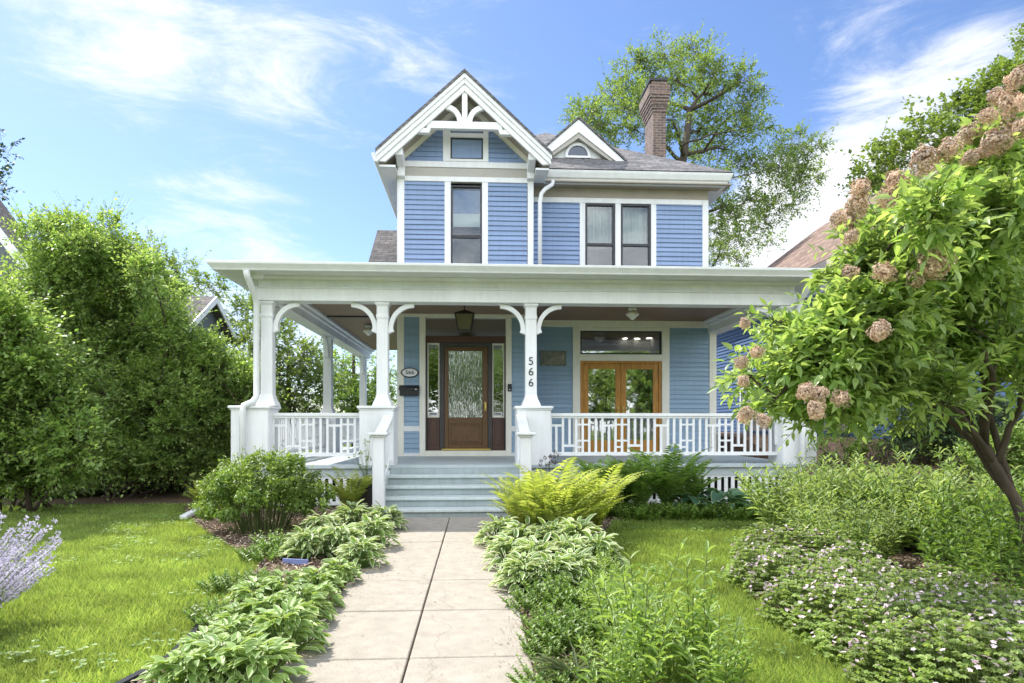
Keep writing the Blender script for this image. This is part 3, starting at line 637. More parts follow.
# railings
def railing(p0, p1, ax):
    b = MB(); a0, a1 = p0, p1; ln = a1 - a0; fix = py_ - .05 if ax == 'x' else xA
    def bx(u0, u1, hw, z0, z1):
        if ax == 'x': b.box(u0, u1, fix - hw, fix + hw, z0, z1)
        else: b.box(fix - hw, fix + hw, u0, u1, z0, z1)
    zt_, zb2 = 1.585, .86
    bx(a0, a1, .05, zt_ - .05, zt_); bx(a0, a1, .03, zt_ - .085, zt_ - .051); bx(a0, a1, .04, zb2, zb2 + .06)
    n = int(round(ln / .112)); st_ = ln / n
    pat = [2, 1, 3, 0, 2, 3, 1, 0]
    for k in range(n + 1):
        u = a0 + k * st_; u = min(max(u, a0 + .018), a1 - .018)
        p = pat[(k // 2) % 8]
        lo, hi = zb2 + .06, zt_ - .085
        if k % 2 == 1 and p == 1: lo += .12
        if k % 2 == 1 and p == 2: hi -= .13
        bx(u - .02, u + .02, .018, lo, hi)
    for k in range(0, n - 1, 2):
        p = pat[(k // 2) % 8]; u0, u1 = a0 + k * st_ + .0205, a0 + (k + 2) * st_ - .0205
        if p == 1: bx(u0, u1, .015, zb2 + .15, zb2 + .19)
        if p == 2: bx(u0, u1, .015, zt_ - .23, zt_ - .19)
        if p == 3:
            m_ = a0 + (k + 1) * st_
            for a_, c_ in ((u0, m_ - .0205), (m_ + .0205, u1)): bx(a_, c_, .014, zt_ - .21, zt_ - .18); bx(a_, c_, .014, zb2 + .24, zb2 + .27)
            bx(u0, m_ - .0205, .014, zb2 + .13, zb2 + .16)
    b.build('railing', W, house)
railing(X(249, Yf) + .30, X(379, py_) - .28, 'x'); railing(X(532.5, py_) + .29, X(792, py_) - .30, 'x')
railing(py_ + .3, 15.2, 'y'); railing(15.8, 19.9, 'y')
# steps
sx0, sx1 = -1.42, .72; tread, rise = .29, FZ / 5
for k in range(5):
    yr = 9.64 + k * tread; zr = rise * (k + 1)
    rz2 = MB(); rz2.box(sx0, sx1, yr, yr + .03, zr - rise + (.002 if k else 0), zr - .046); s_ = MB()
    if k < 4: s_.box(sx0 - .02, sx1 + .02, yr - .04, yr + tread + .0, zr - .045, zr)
    if k < 4: rz2.build('riser', RISER_SHADE, s_.build('step', STEPP, house, .008))
    else: rz2.build('step_riser', RISER_SHADE, house)
for xs in (sx0 - .045, sx1 + .006):
    s_ = MB(); s_.prism([(9.66, 0), (10.86, 0), (10.86, FZ - .06), (9.66, .02)], 'x', xs, xs + .039); s_.build('step_stringer', STEPP, house)
for xn, sg in ((X(379, 9.72), -1), (X(525.5, 9.72), 1)):
    b = MB(); b.box(xn - .085, xn + .085, 9.63, 9.80, 0, 1.235); nw = b.build('newel_post', W, house, .012)
    b = MB(); b.box(xn - .145, xn + .145, 9.57, 9.86, 1.236, 1.275); b.box(xn - .11, xn + .11, 9.605, 9.825, 1.205, 1.235); b.build('newel_cap', W, nw, .008)
    b = MB(); b.bar((xn, 9.82, 1.24), (xn, 10.79, 1.53), .17, .05); hr_ = b.build('handrail', W, house, .008)
    b = MB(); b.bar((xn, 9.80, .38), (xn, 10.79, .80), .05, .07)
    for k in range(7): y_ = 9.92 + k * .125; b.box(xn - .015, xn + .015, y_ - .016, y_ + .016, .40 + (y_ - 9.8) * .424, 1.22 + (y_ - 9.82) * .299)
    b.build('rail_balusters', W, hr_)
# porch downspouts
for xs, xe_, up in ((X(257, 10.9), X(243, 10.75), 1), (X(799, 10.9), X(803, 10.72), 0)):
    d = MB()
    ys = Yb - .07
    if up: pts = [(xs - .02, Yb - .50, 3.83), (xs - .02, Yb - .45, 3.74), (xs, ys - .08, 3.50), (xs, ys, 3.38), (xs, ys, 1.86), (xs - .04, ys - .06, 1.76), (xe_ + .02, Yf - .07, 1.70), (xe_, Yf - .07, 1.58), (xe_, Yf - .07, .05)]
    else: pts = [(xs, Yb - .50, 3.83), (xs, Yb - .45, 3.72), (xs, ys - .04, 3.55), (xs, ys, 3.45), (xs, ys, 1.86), (xe_, Yf - .07, 1.70), (xe_, Yf - .07, .05)]
    d.tube(pts, .052, 8); d.build('downspout', METAL, house, smooth=True)
vb = MB(); vb.lathe([(.03, -.09), (.085, -.08), (.1, 0), (.085, .08), (.03, .09)], (X(259, 10.9), Yb - .12, Z(274, 259, 10.85)), 12); vb.build('corner_drop', W, house, smooth=True)

# ---------------- porch-level walls
lz0, lz1 = FZ, CZ + .25
def zl(py): return Z(py, 466, Yt)
patch(xt(404), xt(419.6), zl(426), lz1, Yt, sidp); patch(xt(404), xt(419.6), lz0 + .07, zl(431.5), Yt, sidp)
board(xt(404), xt(419.6), zl(431.4), zl(426.1), Yt); board(xt(404), xt(419.6), lz0, lz0 + .069, Yt)
board(tl, xt(404), lz0, lz1, Yt, trimc)
patch(xt(511.5), tr, zl(426), lz1, Yt, sidp); patch(xt(511.5), tr, lz0 + .07, zl(431.5), Yt, sidp); board(xt(511.5), tr, zl(431.4), zl(426.1), Yt); board(xt(511.5), tr, lz0, lz0 + .069, Yt)
board(xt(419.6), xt(425.4), lz0, zl(317.7), Yt, trimc, .045); board(xt(505.8), xt(511.5), lz0, zl(317.7), Yt, trimc, .045)
board(xt(404), tr, zl(317.6), zl(311.5), Yt, trimc, .05)
board(xt(425.4), xt(505.8), lz0, zl(450.6), Yt, trimc, .06)
# main-wall porch level
def zn(py): return Z(py, 620, Ym)
patch(tr + .01, xm(572.5), lz0, lz1, Ym, sidp); patch(xm(669), xm(709), lz0, lz1, Ym, sidp)
board(xm(709), xm(716), lz0, lz1, Ym, trimc)
board(xm(572.5), xm(580), lz0, zn(331), Ym, trimc, .045); board(xm(661.5), xm(669), lz0, zn(331), Ym, trimc, .045)
board(tr + .01, xm(709), zn(327.5), zn(320.5), Ym, trimc, .055)
board(xm(572.5), xm(669), zn(331), zn(327.6), Ym, trimc, .045); board(xm(580), xm(661.5), zn(361), zn(354.5), Ym, trimc, .045)
side_ret = MB(); side_ret.box(tr - .12, tr, Yt + .11, Ym + .1, FZ, 6.9); side_ret.build('tower_return', BLUE, house)
wallb.build('wall', DARK, house);
# front door assembly (recessed)
Yd2 = Yt + .10
fd = empty('front_door', (xt(466), Yd2, FZ), None, None); fd.parent = house
ho = org(house); fd.location = (xt(466) - ho[0], Yd2 - ho[1], FZ); ORG[fd.name] = (xt(466), Yd2, FZ)
def xd_(px): return X(px, Yd2)
def zd_(py): return Z(py, 466, Yd2)
sl0 = zl(450.4)
fb = MB()
for a in ((425.8, 427.3), (439.6, 444.2), (488, 492.2), (504.4, 505.6)): fb.box(xd_(a[0]), xd_(a[1]), Yd2 - .03, Yd2 + .10, sl0, zd_(343))
fb.box(xd_(443), xd_(489.5), Yd2 - .032, Yd2 + .10, zd_(347), zd_(343))
fb.build('door_frame', DOORD, fd, .006)
lt = MB(); lt.box(xd_(425.6), xd_(505.6), Yd2 - .06, Yd2 + .10, zd_(342.9), zd_(336.3)); lt.build('lintel', REDW, fd, .006)
tp = MB(); tp.box(xd_(425.6), xd_(505.6), Yd2 - .0, Yd2 + .01, zd_(336.2), zd_(317)); tp.build('transom_pane', glassmat('frosted_transom', .30, .15, .1, tint=(.4, .4, .38)), fd)
tb_ = MB(); tb_.box(xd_(425.6), xd_(505.6), Yd2 + .3, Yd2 + .32, zd_(338), zd_(315)); tb_.build('transom_backing', CURT, fd)
dl = MB(); dl.box(xd_(444.3), xd_(448.6), Yd2 - .01, Yd2 + .04, sl0 + .04, zd_(347.1)); dl.box(xd_(482.3), xd_(487.9), Yd2 - .01, Yd2 + .04, sl0 + .04, zd_(347.1))
dl.box(xd_(448.6), xd_(482.3), Yd2 - .01, Yd2 + .04, zd_(351), zd_(347.1)); dl.box(xd_(448.6), xd_(482.3), Yd2 - .01, Yd2 + .04, zd_(424), zd_(417.5)); dl.box(xd_(448.6), xd_(482.3), Yd2 - .01, Yd2 + .04, sl0 + .04, zd_(444))
dl.box(xd_(448.6), xd_(482.3), Yd2 + .005, Yd2 + .035, zd_(444), zd_(424))
dl.build('door_leaf', DOORW, fd, .006)
dpn = MB(); dpn.box(xd_(451), xd_(480), Yd2 - .012, Yd2 + .004, zd_(442), zd_(426)); dpn.build('bottom_panel', DOORW, fd, .012)
dg = MB(); dg.box(xd_(448.7), xd_(482.2), Yd2 + .01, Yd2 + .018, zd_(417.4), zd_(351.1)); dg.build('door_glass', GLASSD, fd)
dcu = MB(); n = 40
for k in range(n):
    x0 = xd_(448.7) + (xd_(482.2) - xd_(448.7)) * k / n; x1 = xd_(448.7) + (xd_(482.2) - xd_(448.7)) * (k + 1) / n; a, b = .02 * math.sin(k * 2.1), .02 * math.sin((k + 1) * 2.1)
    dcu.add([(x0, Yd2 + .09 + a, zd_(418)), (x1, Yd2 + .09 + b, zd_(418)), (x1, Yd2 + .09 + b, zd_(350)), (x0, Yd2 + .09 + a, zd_(350))], [(0, 1, 2, 3)])
dcu.build('lace_curtain', M('lace_curtain', (.36, .42, .36), .9, .45, 22, stretch=(3, 1, 1)), fd)
for a, b in ((427.4, 439.5), (492.3, 504.3)):
    s1 = MB(); s1.box(xd_(a), xd_(b), Yd2 + .02, Yd2 + .028, zd_(416), zd_(343.2)); sg = s1.build('sidelight', GLASSD if 0 else glassmat('sidelight_glass', .26, .02, .25, (2, 1, 2), (.5, .55, .52)), fd)
    s2 = MB(); s2.box(xd_(a), xd_(b), Yd2 - .005, Yd2 + .05, sl0, zd_(417.6)); s2.box(xd_(a) + .05, xd_(b) - .05, Yd2 - .02, Yd2 - .0055, sl0 + .1, zd_(421)); s2.build('sidelight_panel', REDW, fd, .008)
    s3 = MB(); s3.box(xd_(a), xd_(a) + .025, Yd2 + .005, Yd2 + .035, zd_(417.5), zd_(343.2)); s3.box(xd_(b) - .025, xd_(b), Yd2 + .005, Yd2 + .035, zd_(417.5), zd_(343.2)); s3.box(xd_(a) + .025, xd_(b) - .025, Yd2 + .005, Yd2 + .035, zd_(345), zd_(343.2)); s3.box(xd_(a) + .025, xd_(b) - .025, Yd2 + .005, Yd2 + .035, zd_(417.5), zd_(416)); s3.build('sidelight_frame', CREAM, sg)
    s4 = MB(); s4.box(xd_(a) + .04, xd_(b) - .04, Yd2 + .012, Yd2 + .0195, zd_(415.5), zd_(412.3)); s4.build('window_sticker', W, sg)
    s5 = MB(); s5.box(xd_(a) + .05, xd_(b) - .06, Yd2 + .010, Yd2 + .0115, zd_(414.6), zd_(413.3)); s5.build('sticker_print', BLACK, sg)
th = MB(); th.box(xd_(442), xd_(490.5), Yt - .07, Yd2 + .02, sl0 + .002, sl0 + .045); th.build('threshold', BRASS, fd, .006)
hn = MB(); hn.box(xd_(484.4), xd_(486.4), Yd2 - .03, Yd2 - .01, zd_(411), zd_(402)); hn.tube([(xd_(485.4), Yd2 - .03, zd_(404)), (xd_(485.4), Yd2 - .09, zd_(404.5)), (xd_(485.4), Yd2 - .09, zd_(409)), (xd_(485.4), Yd2 - .03, zd_(410))], .012, 6); hn.build('handle', BRASS, fd)
ib = MB(); ib.box(xt(420), xt(512), Yt + 2.5, Yt + 2.55, .7, 4); ib.box(xt(420), xt(512), Yt + .2, Yt + 2.5, .68, .72); ib.box(xt(420), xt(512), Yt + .2, Yt + 2.5, 3.95, 3.98); ib.box(xt(420), xt(420) + .02, Yt + .2, Yt + 2.5, .72, 3.95); ib.box(xt(512), xt(512) + .02, Yt + .2, Yt + 2.5, .72, 3.95); ib.build('hall_interior', DARK, fd)
# french doors
fx0, fx1 = xm(580), xm(661.5); fz0, fz1 = FZ + .05, zn(361); fm = (fx0 + fx1) / 2
b = MB(); b.box(fx0, fx0 + .07, Ym - .02, Ym + .1, FZ, fz1); b.box(fx1 - .07, fx1, Ym - .02, Ym + .1, FZ, fz1); b.box(fx0 + .07, fx1 - .07, Ym - .02, Ym + .1, fz1 - .06, fz1); b.box(fx0 + .07, fx1 - .07, Ym - .02, Ym + .1, FZ, fz0)
b.build('french_door_frame', FRW, house, .006)
for x0, x1 in ((fx0 + .072, fm - .003), (fm + .003, fx1 - .072)):
    b = MB(); s = .12; t0 = Ym + .0
    b.box(x0, x0 + s, t0, t0 + .05, fz0, fz1 - .062); b.box(x1 - s, x1, t0, t0 + .05, fz0, fz1 - .062); b.box(x0 + s, x1 - s, t0, t0 + .05, fz1 - .062 - s, fz1 - .062); b.box(x0 + s, x1 - s, t0, t0 + .05, fz0, fz0 + .26)
    d = b.build('french_door', FRW, house, .006)
    b = MB(); b.box(x0 + s, x1 - s, t0 + .02, t0 + .027, fz0 + .26, fz1 - .062 - s); b.build('pane', glassmat('french_door_glass', .34, .02, .05), d)
    b = MB(); xx = x1 - .06 if x0 < fm - .5 else x0 + .06; b.box(xx - .02, xx + .02, t0 - .01, t0, 1.6, 1.8); b.tube([(xx, t0 - .01, 1.72), (xx, t0 - .05, 1.72), (xx + (.08 if x0 > fm - .5 else -.08), t0 - .05, 1.72)], .01, 6); b.build('handle', BRASS, d)
tw = MB(); tw.box(fx0, fx0 + .035, Ym - .01, Ym + .08, zn(354.4), zn(331)); tw.box(fx1 - .035, fx1, Ym - .01, Ym + .08, zn(354.4), zn(331)); tw.box(fx0 + .035, fx1 - .035, Ym - .01, Ym + .08, zn(332.5), zn(331)); tw.box(fx0 + .035, fx1 - .035, Ym - .01, Ym + .08, zn(354.4), zn(353))
twb = tw.build('transom_window', DARKF, house); p = MB(); p.box(fx0 + .035, fx1 - .035, Ym + .03, Ym + .036, zn(353), zn(332.5)); p.build('pane', glassmat('transom_glass', .22), twb)
rm = MB(); xa, xb, ya, yb, q0, q1 = fx0 - .7, fx1 + .6, Ym + .17, Ym + 3.2, FZ, 3.75
rm.add([(xa, ya, q0), (xb, ya, q0), (xb, yb, q0), (xa, yb, q0), (xa, ya, q1), (xb, ya, q1), (xb, yb, q1), (xa, yb, q1)], [(0, 1, 2, 3), (4, 5, 6, 7), (3, 2, 6, 7), (0, 3, 7, 4), (1, 2, 6, 5)])
rmo = rm.build('front_room', INTER, house)
for px, py in ((625, 349), (637, 343), (649, 336)):
    D_ = (q1 - .01 - H) * F / (HY - (py + 1)); y_ = min(D_ / (ct), yb - .1); x_ = X(px, y_)
    b = MB(); b.lathe([(.07, -.006), (.07, 0)], (x_, y_, q1 - .012), 14); b.build('ceiling_downlight', GLOW, rmo)
rw = MB(); rw.box(tr + .02, xa - .02, Ym + .17, Ym + .2, FZ, 3.9); rw.box(xb + .02, mr - .15, Ym + .17, Ym + .2, FZ, 3.9); rw.build('inner_lining', DARK, house)

# ---------------- things on the porch
def text(name, s, loc, size, mat, parent=None, ext=.006):
    cu = bpy.data.curves.new(name, 'FONT'); cu.body = s; cu.size = size; cu.extrude = ext; cu.align_x = 'CENTER'; cu.align_y = 'CENTER'
    tmp = bpy.data.objects.new('tmp', cu); C.objects.link(tmp); dg_ = bpy.context.evaluated_depsgraph_get()
    me = bpy.data.meshes.new_from_object(tmp.evaluated_get(dg_)); bpy.data.objects.remove(tmp)
    me.materials.clear(); me.materials.append(mat); o = bpy.data.objects.new(name, me); C.objects.link(o)
    o0 = org(parent); o.rotation_euler = (R(90), 0, 0); o.location = [a - b for a, b in zip(loc, o0)]
    if parent: o.parent = parent
    return o
yp = py_ - .0985
for s, py, lab in (('5', 361.5, 'black numeral five, topmost of three on the white porch post'), ('6', 372, 'black numeral six just under the five on the porch post'), ('6', 383, 'black numeral six lowest of three on the white porch post')):
    o = text('house_number', s, (X(531, yp), yp, Z(py, 531, yp)), .19, BLACK); tag(o, lab, 'house number', 'black house numerals on the post')
# thicken numerals slightly
pl = empty('address_plaque', (xt(410), Yt - .03, zl(373)), 'oval white plaque reading 566 with dark rim above the mailbox', 'plaque')
def oval(rx, rz, y0, y1, c): b = MB(); b.prism([(c[0] + rx * math.cos(a), c[2] + rz * math.sin(a)) for a in np.linspace(0, 2 * math.pi, 29)[:-1]], 'y', y0, y1); return b
c = (xt(410), 0, zl(373))
oval(.19, .105, Yt - .042, Yt - .026, c).build('rim', BLACK, pl); oval(.16, .082, Yt - .048, Yt - .043, c).build('plate', W, pl); text('numerals', '566', (c[0], Yt - .050, c[2]), .125, BLACK, pl)
mbx = empty('mailbox', (xt(409), Yt - .1, zl(391)), 'black wall mailbox hung below the oval number plaque', 'mailbox')
b = MB(); x0, x1 = xt(399.5), xt(419.5); z0, z1 = zl(396), zl(386); b.prism([(Yt - .036, z0), (Yt - .036, z1 - .005), (Yt - .12, z1 - .06), (Yt - .12, z0)], 'x', x0 + .015, x1 - .015); b.build('body', BLACK, mbx, .006)
b = MB(); b.prism([(Yt - .0355, z1), (Yt - .0355, z1 + .012), (Yt - .14, z1 - .055), (Yt - .14, z1 - .10), (Yt - .13, z1 - .10), (Yt - .13, z1 - .06)], 'x', x0, x1); b.build('lid', BLACK, mbx)
b = MB(); b.box(x1 - .08, x1 - .045, Yt - .146, Yt - .1405, z1 - .09, z1 - .07); b.build('lock', METAL, mbx)
db = MB(); db.box(xt(507.6), xt(511.6), Yt - .075, Yt - .047, zl(391.5), zl(384)); o = db.build('doorbell', BLACK, None, .006); tag(o, 'small black doorbell on the cream door casing', 'doorbell')
b = MB(); b.lathe([(.012, 0), (.012, .006)], (0, 0, 0), 12); bt = b.build('button', METAL); bt.parent = o; bt.rotation_euler = (R(90), 0, 0); bt.location = (xt(509.6), Yt - .075, zl(389.5))
pq = empty('wall_picture', (xm(553), Ym - .03, zn(359)), 'weathered rectangular metal picture hung on blue siding beside numbered post', 'wall picture')
b = MB(); b.box(xm(540), xm(566), Ym - .045, Ym - .026, zn(366.5), zn(351.5)); b.build('board', M('weathered_bronze', (.17, .18, .15), .5, .5, 9), pq, .004)
b = MB(); b.box(xm(542), xm(564), Ym - .049, Ym - .0455, zn(364.5), zn(353.5)); b.build('panel', M('faded_picture', (.20, .22, .20), .6, .55, 7, col2=(.32, .30, .22)), pq)
# lantern and porch lights
ly = 12.4; lx, lz = X(464.5, ly), Z(321, 464, ly)
ln_ = empty('porch_lantern', (lx, ly, lz), 'black hanging lantern with amber glass over the front steps', 'lantern')
b = MB(); b.tube([(lx, ly, lz + .19), (lx, ly, CZ)], .012, 6); b.lathe([(.06, -.03), (.06, 0)], (lx, ly, CZ - .001), 14); b.build('stem', BLACK, ln_)
b = MB()
def fr_(r0, z0, r1, z1): 
    v = [(lx + s1 * r, ly + s2 * r, z) for r, z in ((r0, z0), (r1, z1)) for s1, s2 in ((-1, -1), (1, -1), (1, 1), (-1, 1))]
    return v
b.add(fr_(.115, lz - .17, .17, lz + .11), [(0, 1, 5, 4), (1, 2, 6, 5), (2, 3, 7, 6), (3, 0, 4, 7), (3, 2, 1, 0), (4, 5, 6, 7)]); b.build('glass_body', AMBER, ln_)
b = MB()
for s1, s2 in ((-1, -1), (1, -1), (1, 1), (-1, 1)): b.tube([(lx + s1 * .118, ly + s2 * .118, lz - .18), (lx + s1 * .174, ly + s2 * .174, lz + .12)], .013, 5)
b.add(fr_(.19, lz + .112, .19, lz + .13), [(0, 1, 5, 4), (1, 2, 6, 5), (2, 3, 7, 6), (3, 0, 4, 7), (3, 2, 1, 0), (4, 5, 6, 7)]); b.add(fr_(.185, lz + .131, .04, lz + .2), [(0, 1, 5, 4), (1, 2, 6, 5), (2, 3, 7, 6), (3, 0, 4, 7), (4, 5, 6, 7), (3, 2, 1, 0)]); b.add(fr_(.12, lz - .19, .12, lz - .172), [(0, 1, 5, 4), (1, 2, 6, 5), (2, 3, 7, 6), (3, 0, 4, 7), (3, 2, 1, 0), (4, 5, 6, 7)])
b.build('frame', BLACK, ln_)
for px, py, lab in ((368.5, 331, 'white schoolhouse ceiling light over the hedge side of the porch'), (632.5, 312, 'white schoolhouse ceiling light above the porch in front of the wooden double doors')):
    D_ = (CZ - .1 - H) * F / (HY - py); y_ = D_ / ct * .99; x_ = X(px, y_)
    t_ = empty('porch_ceiling_light', (x_, y_, CZ), lab, 'ceiling light', 'schoolhouse porch lights')
    b = MB(); b.lathe([(.05, -.07), (.085, -.06), (.09, -.02), (.06, -.001)], (x_, y_, CZ), 18); b.build('fitter', W, t_, smooth=True)
    b = MB(); b.lathe([(.012, -.255), (.04, -.24), (.075, -.20), (.125, -.165), (.135, -.13), (.10, -.095), (.06, -.0705)], (x_, y_, CZ), 20); b.build('globe', LAMP, t_, smooth=True)
exec_order.append('house')
# ------------------------------------------------------------------ neighbours
def box_part(name, mat, par, *a, bevel=0): b = MB(); b.box(*a); return b.build(name, mat, par, bevel)
# blue neighbour with brown roof
nb = empty('neighbor_house', (11.5, 17, 0), 'deep blue house with brown shingled roof beyond the hydrangea', 'house')
ex_, ey0, ey1, ez = 8.0, 13.6, 24.0, 5.12; wx0, wx1 = 8.45, 15.0; rx, rz_ = 12.0, 8.3
b = MB(); b.box(wx0, wx1, ey0 + .5, ey1 - .5, 0, 5.25); b.build('wall', NBLUE, nb)
b = MB(); b.laps((wx0, ey1 - .5), (0, -1), ey1 - ey0 - 1, .5, 5.1, (-1, 0), .11); b.build('siding', NBLUE, nb)
b = MB(); b.add([(ex_, ey0, ez), (16, ey0, ez), (16, ey1, ez), (ex_, ey1, ez), (rx, ey0 + 1.5, rz_), (rx, ey1 - 1.8, rz_)], [(0, 1, 4), (1, 2, 5, 4), (2, 3, 5), (3, 0, 4, 5), (0, 3, 2, 1)]); b.build('roof', ROOFB, nb)
b = MB(); b.laps((wx0, ey0 + .5), (1, 0), wx1 - wx0, .5, 5.1, (0, -1), .11); b.build('front_siding', NBLUE, nb)
for x_ in (9.6, 12.2):
    fo = box_part('window', W, nb, x_, x_ + 1.3, ey0 + .40, ey0 + .52, 2.3, 4.2, bevel=.01); box_part('pane', PANEB, fo, x_ + .12, x_ + 1.18, ey0 + .385, ey0 + .398, 2.42, 4.08)
box_part('front_fascia', TAN, nb, ex_, 16, ey0 - .05, ey0, ez - .18, ez + .02)
box_part('fascia', TAN, nb, ex_ - .05, ex_ + .0, ey0, ey1, ez - .18, ez + .02); box_part('soffit', WW, nb, ex_, wx0 + .1, ey0, ey1, ez - .2, ez - .16); box_part('frieze_board', W, nb, wx0 - .05, wx0, ey0 + .5, ey1 - .5, ez - .5, ez - .21)
for y0, z0, z1 in ((19.5, 1.5, 2.6), (14.6, 3.0, 4.6), (16.4, 3.0, 4.6)):
    f = MB(); y1 = y0 + .9
    f.box(wx0 - .05, wx0 + .02, y0, y0 + .1, z0, z1); f.box(wx0 - .05, wx0 + .02, y1 - .1, y1, z0, z1); f.box(wx0 - .05, wx0 + .02, y0 + .1, y1 - .1, z0, z0 + .1); f.box(wx0 - .05, wx0 + .02, y0 + .1, y1 - .1, z1 - .1, z1); fo = f.build('window', W, nb)
    box_part('pane', PANEB, fo, wx0 - .035, wx0 - .028, y0 + .1, y1 - .1, z0 + .1, z1 - .1)
def gable_house(name, label, x0, x1, y0, y1, ze, zr, wallm, roofm, ov=.4):
    xc = (x0 + x1) / 2; s = (zr - ze) / (xc - x0 + ov)
    h_ = empty(name, (xc, (y0 + y1) / 2, 0), label, 'house')
    b = MB(); b.prism([(x0, 0), (x1, 0), (x1, ze + s * ov - .1), (xc, zr - .15), (x0, ze + s * ov - .1)], 'y', y0, y1); b.build('wall', wallm, h_)
    b = MB()
    for sg in (-1, 1):
        w_ = xc - x0 + ov; b.prism([(xc, zr - .1), (xc + sg * w_, ze - .1), (xc + sg * w_, ze), (xc, zr)], 'y', y0 - .35, y1 + .35)
    b.build('roof', roofm, h_)
    for sg in (-1, 1):
        b = MB(); w_ = xc - x0 + ov + .02; b.prism([(xc, zr - .0), (xc + sg * w_, ze - .02), (xc + sg * w_, ze - .30), (xc, zr - .30)], 'y', y0 - .40, y0 - .352); b.build('bargeboard', W, h_)
    return h_
gX, gy1, gy2 = -9.47, 22.0, 26.3; gz0, gz1 = 4.65, 6.03; gym = (gy1 + gy2) / 2
gh = empty('grey_house', (-12.5, gym, 0), 'small grey gabled house peeking over the shrubs behind the porch', 'house')
b = MB(); b.prism([(gy1 + .3, 0), (gy2 - .3, 0), (gy2 - .3, gz0 + .1), (gym, gz1 - .12), (gy1 + .3, gz0 + .1)], 'x', -16, gX - .35); b.build('wall', GREYW, gh)
for s_, yb_ in ((-1, gy1), (1, gy2)):
    b = MB(); b.prism([(yb_, gz0 - .08), (gym, gz1 - .08), (gym, gz1), (yb_, gz0)], 'x', -16.3, gX); b.build('roof', ROOFG, gh)
    b = MB(); b.prism([(yb_ + s_ * .05, gz0 - .22), (gym, gz1 - .24), (gym, gz1 + .01), (yb_ + s_ * .05, gz0 + .01)], 'x', gX + .002, gX + .05); b.build('bargeboard', W, gh)
y3 = 15.0; xr_, zr3 = X(-60, y3), Z(150, -60, y3)
gable_house('grey_house', 'tall grey house with white rake board at the edge of the hedge', xr_ - 1.9, xr_ + 1.9, y3 + .4, y3 + .7, zr3 - 3.1, zr3, GREYW, ROOFG)
# raised neighbour yard: retaining wall, mulch bank, timber fence
rwl = empty('retaining_wall', (8, 11.4, 0), 'low timber retaining wall holding the mulch bank beside the porch corner', 'retaining wall')
for k in range(3):
    b = MB(); b.box(5.95, 13.5, 11.3, 11.48, .01 + k * .16, .165 + k * .16); b.build('timber', TIMBER, rwl, .012)
b = MB(); b.add([(5.95, 11.48, .46), (13.5, 11.48, .46), (13.5, 14.2, 1.1), (5.95, 14.2, 1.1), (5.95, 26, 1.12), (13.5, 26, 1.12), (5.95, 11.48, 0), (5.95, 26, 0)], [(0, 1, 2, 3), (3, 2, 5, 4), (0, 3, 4, 7, 6)]); tag(b.build('mulch_bank', GRAVEL), kind='structure')
fe = empty('timber_fence', (7.2, 14.3, 1.2), 'low grey board fence at the top of the mulch bank', 'fence')
for k in range(2):
    b = MB(); b.box(6.0, 8.4, 14.25, 14.29, 1.25 + k * .19, 1.42 + k * .19); b.build('fence_board', TIMBER, fe)
for x in (6.1, 7.2, 8.3):
    b = MB(); b.box(x - .05, x + .05, 14.292, 14.38, 1.2, 1.66); b.build('fence_post', TIMBER, fe)

# ------------------------------------------------------------------ vegetation
L_HYD = leafmat('hydrangea_leaf', (.16, .265, .075), (.38, .48, .19), .5, .34)
L_LIL = leafmat('lilac_leaf', (.13, .23, .055), (.34, .45, .16), .5, .36)
L_ASH = leafmat('ash_leaf', (.10, .165, .04), (.24, .33, .11), .45, .5)
L_DRK = leafmat('dark_evergreen_leaf', (.025, .06, .02), (.06, .11, .035), .15, .5)
L_BG = leafmat('distant_leaf', (.10, .16, .04), (.19, .26, .065), .42, .5)
L_SPI = leafmat('spirea_leaf', (.12, .20, .04), (.24, .34, .08), .4, .45)
L_FERN = leafmat('yellow_fern_leaf', (.24, .32, .055), (.46, .51, .16), .45, .5)
L_FERD = leafmat('green_fern_leaf', (.12, .22, .05), (.27, .40, .11), .45, .5)
L_WIL = leafmat('willow_leaf', (.14, .23, .07), (.36, .45, .18), .4, .45)
L_MLK = leafmat('milkweed_leaf', (.17, .28, .06), (.33, .45, .14), .42, .4)
L_GER = leafmat('geranium_leaf', (.16, .24, .065), (.33, .42, .14), .4, .5)
L_GRN = leafmat('ground_leaf', (.10, .19, .03), (.2, .31, .06), .35, .45)
L_NEP = leafmat('grey_green_leaf', (.15, .19, .10), (.24, .28, .15), .3, .6)
P_LAV = leafmat('lavender_petal', (.52, .46, .64), (.82, .77, .88), .3, .6, (1, 1, 1))
P_PNK = leafmat('pale_pink_petal', (.66, .46, .56), (.92, .80, .86), .3, .6, (1, 1, 1))
P_DRY = leafmat('dried_floret', (.50, .36, .27), (.86, .70, .56), .25, .8, (1.1, 1, .9))
HOSV = variegated('variegated_hosta_leaf', (.13, .23, .06), (.24, .36, .10), (.70, .74, .50), .6)
HOSG = variegated('green_hosta_leaf', (.16, .27, .06), (.30, .42, .12), (.58, .66, .36), .8)
HOSB = variegated('blue_hosta_leaf', (.05, .13, .07), (.09, .19, .10), (.38, .46, .26), .8)

